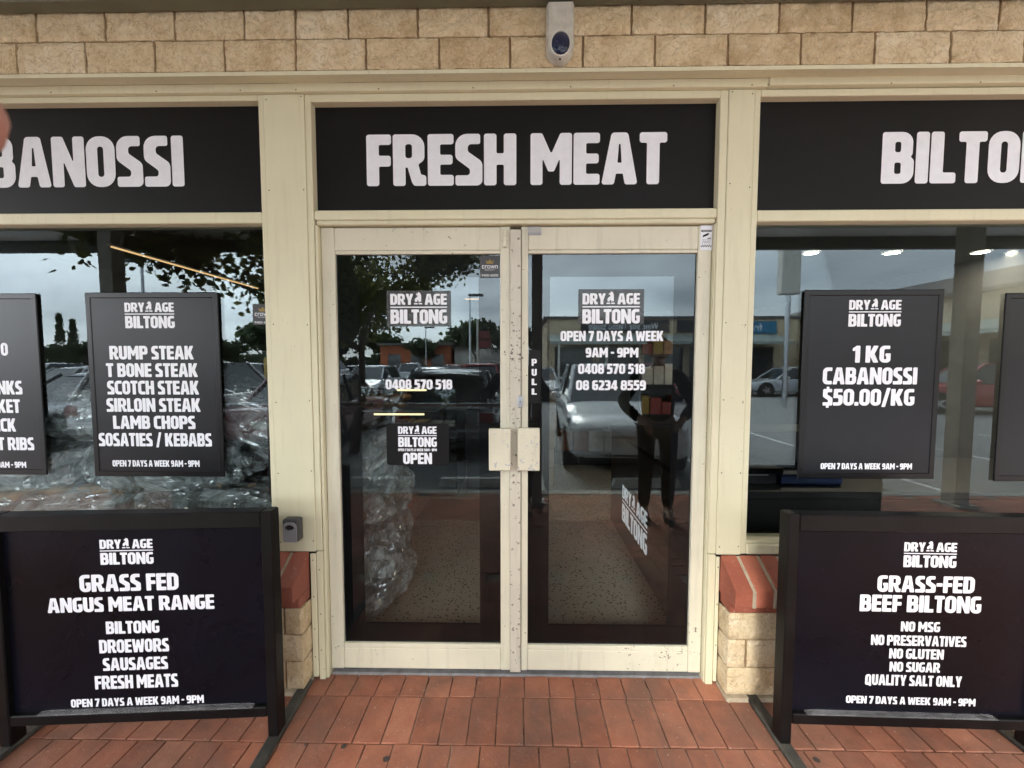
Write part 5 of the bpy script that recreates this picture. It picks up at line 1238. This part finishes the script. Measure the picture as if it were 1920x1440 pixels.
def tree(label, base, seed, height, spread, leaves, size, leafm, lean=(0, 0), trunk=.16, forks=3, first=.35, group=None):
    root = thing('tree', label, 'tree', (0, 0, 0), group); rt = random.Random(seed)
    tr = MB(); tips = []
    def grow(p, d, L, r, lvl):
        pts = [p]; rad = [r]; q = p; dd = d
        for i in range(4):
            dd = (dd + Vector((rt.uniform(-.22, .22), rt.uniform(-.22, .22), rt.uniform(-.04, .14)))).normalized(); q = q + dd*L/4; pts.append(q); rad.append(r*(1-.13*(i+1)))
            if lvl >= 2: tips.append(q)
        tr.tube(pts, rad, 7 if lvl < 2 else 5)
        if lvl < (5 if size < .2 else 4):
            for k_ in range(forks if lvl < 2 else 2):
                a = rt.uniform(0, 2*PI); o_ = Vector((math.cos(a), math.sin(a), rt.uniform(-.05, .55)))
                grow(q, (dd*.5+o_*spread).normalized(), L*rt.uniform(.62, .85), r*.55, lvl+1)
    p0 = Vector((0, 0, -.13)); d0 = Vector((lean[0], lean[1], 1)).normalized()
    grow(p0, d0, height*first, trunk, 0)
    tr.build('trunk', bark, root)
    cr_ = MB()
    for i in range(leaves):
        c = rt.choice(tips) + Vector((rt.gauss(0, 1), rt.gauss(0, 1), rt.gauss(0, .8)))*height*.042
        n = Vector((rt.uniform(-1, 1), rt.uniform(-1, 1), rt.uniform(-.6, 1))).normalized(); u = n.orthogonal().normalized(); w_ = n.cross(u); s = size*rt.uniform(.6, 1.3)
        pts = [(-.1, -.55), (.42, -.42), (.55, .05), (.2, .5), (0, .75), (-.2, .5), (-.55, .05), (-.42, -.42)]
        cr_.add([c+u*a*s+w_*b*s for a, b in pts], [tuple(range(8))], 0, rt.random())
    cr_.build('crown', leafm, root)
    root.matrix_basis = Matrix.Translation(base); return root
tree('broad leaved tree with leaning trunk between parked cars', (-3.05, -5.3, 0), 5, 5.4, .9, 25000, .074, leaf_a, (.10, -.02), .105, 3, .36)
tree('smaller broad leaved tree left of the leaning one', (-4.6, -6.0, 0), 9, 4.9, .9, 14000, .074, leaf_a, (-.08, .03), .085, 3, .34)
t2 = tree('dark dense tree beyond the car park', (0, 0, 0), 12, 8.5, .95, 3800, .34, leaf_b, (0, 0), .22, 3, .28, 'trees beyond the car park')
t2.matrix_basis = Matrix.Translation((-4.5, -43, 0))
for i, (x, y, s, lab) in enumerate(((-22, -34, .85, 'spreading dark tree at the far left of car park'), (-30, -52, 1.0, 'dark tree behind the cypresses'), (-16.5, -30, .95, 'spreading tree over the white suv row'), (-12, -46, .7, 'low tree behind the orange building'), (-20, -55, .9, 'rounded tree behind the far row'), (-40, -60, 1.2, 'large tree in the far left corner'), (-27, -44, .7, 'bushy tree left of the orange building'), (-.5, -34, .78, 'tree right of the price sign'), (2.8, -50, .9, 'tree behind the tattoo shop'), (-8.6, -52, .8, 'bushy tree above the orange building'), (-62, -46, .72, 'leftmost bushy tree in the far hedge line'), (-57.5, -47, .6, 'low tree beside the taller cypress'), (-51, -44, .62, 'bushy tree right of the cypresses'), (-46, -45, .68, 'dark tree two along from the cypresses'), (-40.5, -43, .6, 'dark tree at the middle of the far hedge line'), (-35, -42, .7, 'dense tree left of the spreading tree'), (-31, -40, .62, 'low dense tree beside the spreading tree'), (-23.5, -48, .8, 'dense tree right of the spreading tree'), (6, -56, 1.0, 'tree rising over the tattoo shop roof'))):
    c = copy_tree(t2); c['label'] = lab; c.matrix_basis = Matrix.Translation((x, y, 0)) @ Matrix.Rotation(i*1.3, 4, 'Z') @ Matrix.Scale(s, 4)
for x, lab in ((-55.2, 'taller thin cypress at far left'), (-53.6, 'shorter thin cypress at far left')):
    ct_ = thing('cypress_tree', lab, 'tree', (x, -45, 0), 'thin cypress trees'); q = MB(); q.tube([(x, -45, -.1), (x, -45, 1)], .15, 8); q.build('trunk', bark, ct_)
    q = MB(); rt = random.Random(int(x*10))
    for i in range(900):
        z = rt.uniform(.4, 7.3 if x < -54 else 6.6); rr = .55*(1-z/8.2)+.05; a = rt.uniform(0, 6.28); c = Vector((x+rr*math.cos(a), -45+rr*math.sin(a), z)); s = .22
        q.add([c, c+Vector((rt.uniform(-s, s), rt.uniform(-s, s), s*1.5)), c+Vector((rt.uniform(-s, s), rt.uniform(-s, s), .05))], [(0, 1, 2)], 0, rt.random())
    q.build('crown', leaf_b, ct_)

hd = MB(); rt = random.Random(3)
for i in range(7000):
    x = rt.uniform(-95, -17); hh = 2.6+1.0*mnoise.noise(Vector((x*.12, 0, 0)))+.5*mnoise.noise(Vector((x*.5, 3, 0)))
    c = Vector((x, -50-rt.uniform(0, 2.2), rt.uniform(-.1, hh))); s2 = rt.uniform(.25, .5)
    n = Vector((rt.uniform(-1, 1), rt.uniform(.2, 1), rt.uniform(-.5, 1))).normalized(); u = n.orthogonal().normalized(); w_ = n.cross(u)
    hd.add([c+u*s2, c+w_*s2*.6, c-u*s2, c-w_*s2*.6], [(0, 1, 2, 3)], 0, rt.random())
tag(hd.build('shrubbery', leaf_b), 'dark green screen of shrubbery along the far edge', None, None, 'stuff')

# ------------------------------------------------------------------ shops across the car park
cbrick = plain('cream_brick_far', (.50, .41, .28), .9, var=.15, scale=5); dsign = plain('charcoal_shop_sign', (.02, .02, .022), .5); gmetal = plain('grey_green_awning', (.30, .34, .31), .5)
dglass = plain('dark_shop_glass', (.03, .035, .04), .1, spec=.8); bsign = plain('teal_shop_sign', (.03, .16, .28), .5); roofm = plain('dark_roof_sheet', (.10, .09, .085), .7)
bA = thing('shop_building', 'cream brick shop row facing across the car park with long awning', 'building', (9, -24, 0))
b_ = MB(); b_.box(1.8, 17.4, -30, -23.0, -.13, 4.25); b_.build('wall', cbrick, bA)
b_ = MB(); b_.box(1.6, 17.4, -30.1, -22.9, 4.25, 4.42); b_.build('roof', roofm, bA)
b_ = MB(); b_.hexa([(1.9, -21.3, 2.62), (16.0, -21.3, 2.62), (16.0, -22.99, 3.2), (1.9, -22.99, 3.2), (1.9, -21.3, 2.80), (16.0, -21.3, 2.80), (16.0, -22.99, 3.3), (1.9, -22.99, 3.3)]); b_.build('awning', gmetal, bA)
for x in (2.4, 5.2, 8.0, 10.8, 13.6): b_ = MB(); b_.box(x-.06, x+.06, -21.5, -21.38, -.13, 2.63); b_.build('post', M['white_box'], bA)
for x in (2.3, 5.1, 7.9, 10.7, 13.5): b_ = MB(); b_.box(x, x+2.4, -23.05, -22.99, .3, 2.5); b_.build('shop_window', dglass, bA)
def away(Y): return lambda u, v: Vector((u, Y, v))
def far_sign(x0, x1, z0, z1, Y, m_, text, label, tx0, tx1, tz0, tz1):
    s_ = thing('shop_sign', label, 'sign', ((x0+x1)/2, Y, z0)); q = MB(); q.box(x0, x1, Y-.08, Y, z0, z1); q.build('panel', m_, s_)
    if text:
        q = MB(); vs, fs = font2d(text); q.add([(tx1-a*(tx1-tx0), Y+.01, tz0+b*(tz1-tz0)) for a, b in vs], fs); q.build('lettering', M['white_vinyl'], s_)
far_sign(3.9, 9.4, 3.42, 4.18, -22.9, dsign, 'West Side Tattoo Studio', 'long charcoal sign with pale script lettering across car park', 4.4, 8.7, 3.6, 4.0)
far_sign(9.9, 11.2, 3.42, 4.18, -22.9, dsign, None, 'short dark blank sign beside the script sign', 0, 1, 0, 1)
far_sign(12.6, 16.0, 3.35, 4.1, -22.9, bsign, 'framers', 'teal shop sign with pale lower case lettering', 13.0, 15.1, 3.5, 3.95)
bB = thing('shop_building', 'cream brick shop wing along the right of car park', 'building', (20, -14, 0))
b_ = MB(); b_.box(18.9, 26, -30, -5, -.13, 4.4); b_.build('wall', cbrick, bB)
b_ = MB(); b_.hexa([(17.2, -22.8, 2.62), (17.2, -6, 2.62), (18.89, -6, 3.2), (18.89, -22.8, 3.2), (17.2, -22.8, 2.8), (17.2, -6, 2.8), (18.89, -6, 3.3), (18.89, -22.8, 3.3)]); b_.build('awning', gmetal, bB)
b_ = MB(); b_.hexa([(18.6, -30, 4.4), (26, -30, 4.4), (26, -5, 4.4), (18.6, -5, 4.4), (18.6, -30, 4.55), (26, -30, 6.6), (26, -5, 6.6), (18.6, -5, 4.55)]); b_.build('roof', roofm, bB)
for y in (-21, -17.5, -14, -10.5, -7): b_ = MB(); b_.box(17.3, 17.42, y-.06, y+.06, -.13, 2.63); b_.build('post', M['white_box'], bB)
for y in (-20, -16.5, -13, -9.5): b_ = MB(); b_.box(18.84, 18.895, y-1.2, y+1.2, .3, 2.5); b_.build('shop_window', dglass, bB)
orange_w = plain('orange_render', (.42, .12, .05), .8, var=.1)
bC = thing('orange_shop', 'low orange rendered shop beyond the far car row', 'building', (-10, -50, 0))
b_ = MB(); b_.box(-17.5, -8.6, -54, -48, -.13, 3.7); b_.build('wall', orange_w, bC); b_ = MB(); b_.box(-17.8, -8.3, -54.2, -47.5, 3.7, 4.0); b_.build('roof', roofm, bC)
for x in (-16.5, -13.6, -11): b_ = MB(); b_.box(x, x+1.6, -48.04, -47.99, .2, 2.6); b_.build('window', dglass, bC)
bD = thing('pale_shop', 'low pale building beyond the far car row', 'building', (-4, -50, 0))
b_ = MB(); b_.box(-8.2, 0.5, -54, -49, -.13, 3.2); b_.build('wall', M['white_box'], bD); b_ = MB(); b_.box(-8.28, .8, -54.2, -48.6, 3.2, 3.5); b_.build('roof', roofm, bD)
def lamp_post(label, x, y, h, a):
    s_ = thing('lamp_post', label, 'lamp post', (x, y, 0), 'car park lamp posts'); q = MB(); q.tube([(x, y, -.13), (x, y, h)], [.09, .05], 8); q.build('pole', M['steel'], s_)
    q = MB(); q.cbox(x-.1 if a > 0 else x-.95, x+.95 if a > 0 else x+.1, y-.16, y+.16, h, h+.14, .03); q.build('lamp_head', M['grey_plastic'], s_)
lamp_post('tall car park lamp post at the far left', -15.2, -14, 5.6, -1); lamp_post('lamp post beyond the far car row', -9.8, -40, 5.2, 1); lamp_post('lamp post among the second row', -3.4, -26, 6.2, 1)
ps = thing('pole_sign', 'tall white box sign on a pole by the shops', 'sign', (10.2, -13, 0)); q = MB(); q.tube([(10.0, -13, -.13), (10.0, -13, 4.1)], .09, 10); q.build('pole', M['steel'], ps); q = MB(); q.cbox(9.65, 10.35, -13.15, -12.85, 4.05, 6.2, .03); q.build('sign_box', M['white_box'], ps)
pb_ = thing('price_sign', 'tall red and white fuel price sign on a pole', 'sign', (-3.3, -36, 0)); q = MB(); q.tube([(-3.9, -36, -.1), (-3.9, -36, 5.6)], .10, 8); q.build('pole', M['white_box'], pb_)
for i, mm in enumerate(('white_box', 'red_box', 'red_box')): q = MB(); q.cbox(-3.75, -2.6, -36.1, -35.9, 2.1+i*.85, 2.85+i*.85, .02); q.build('price_panel', M[mm], pb_)
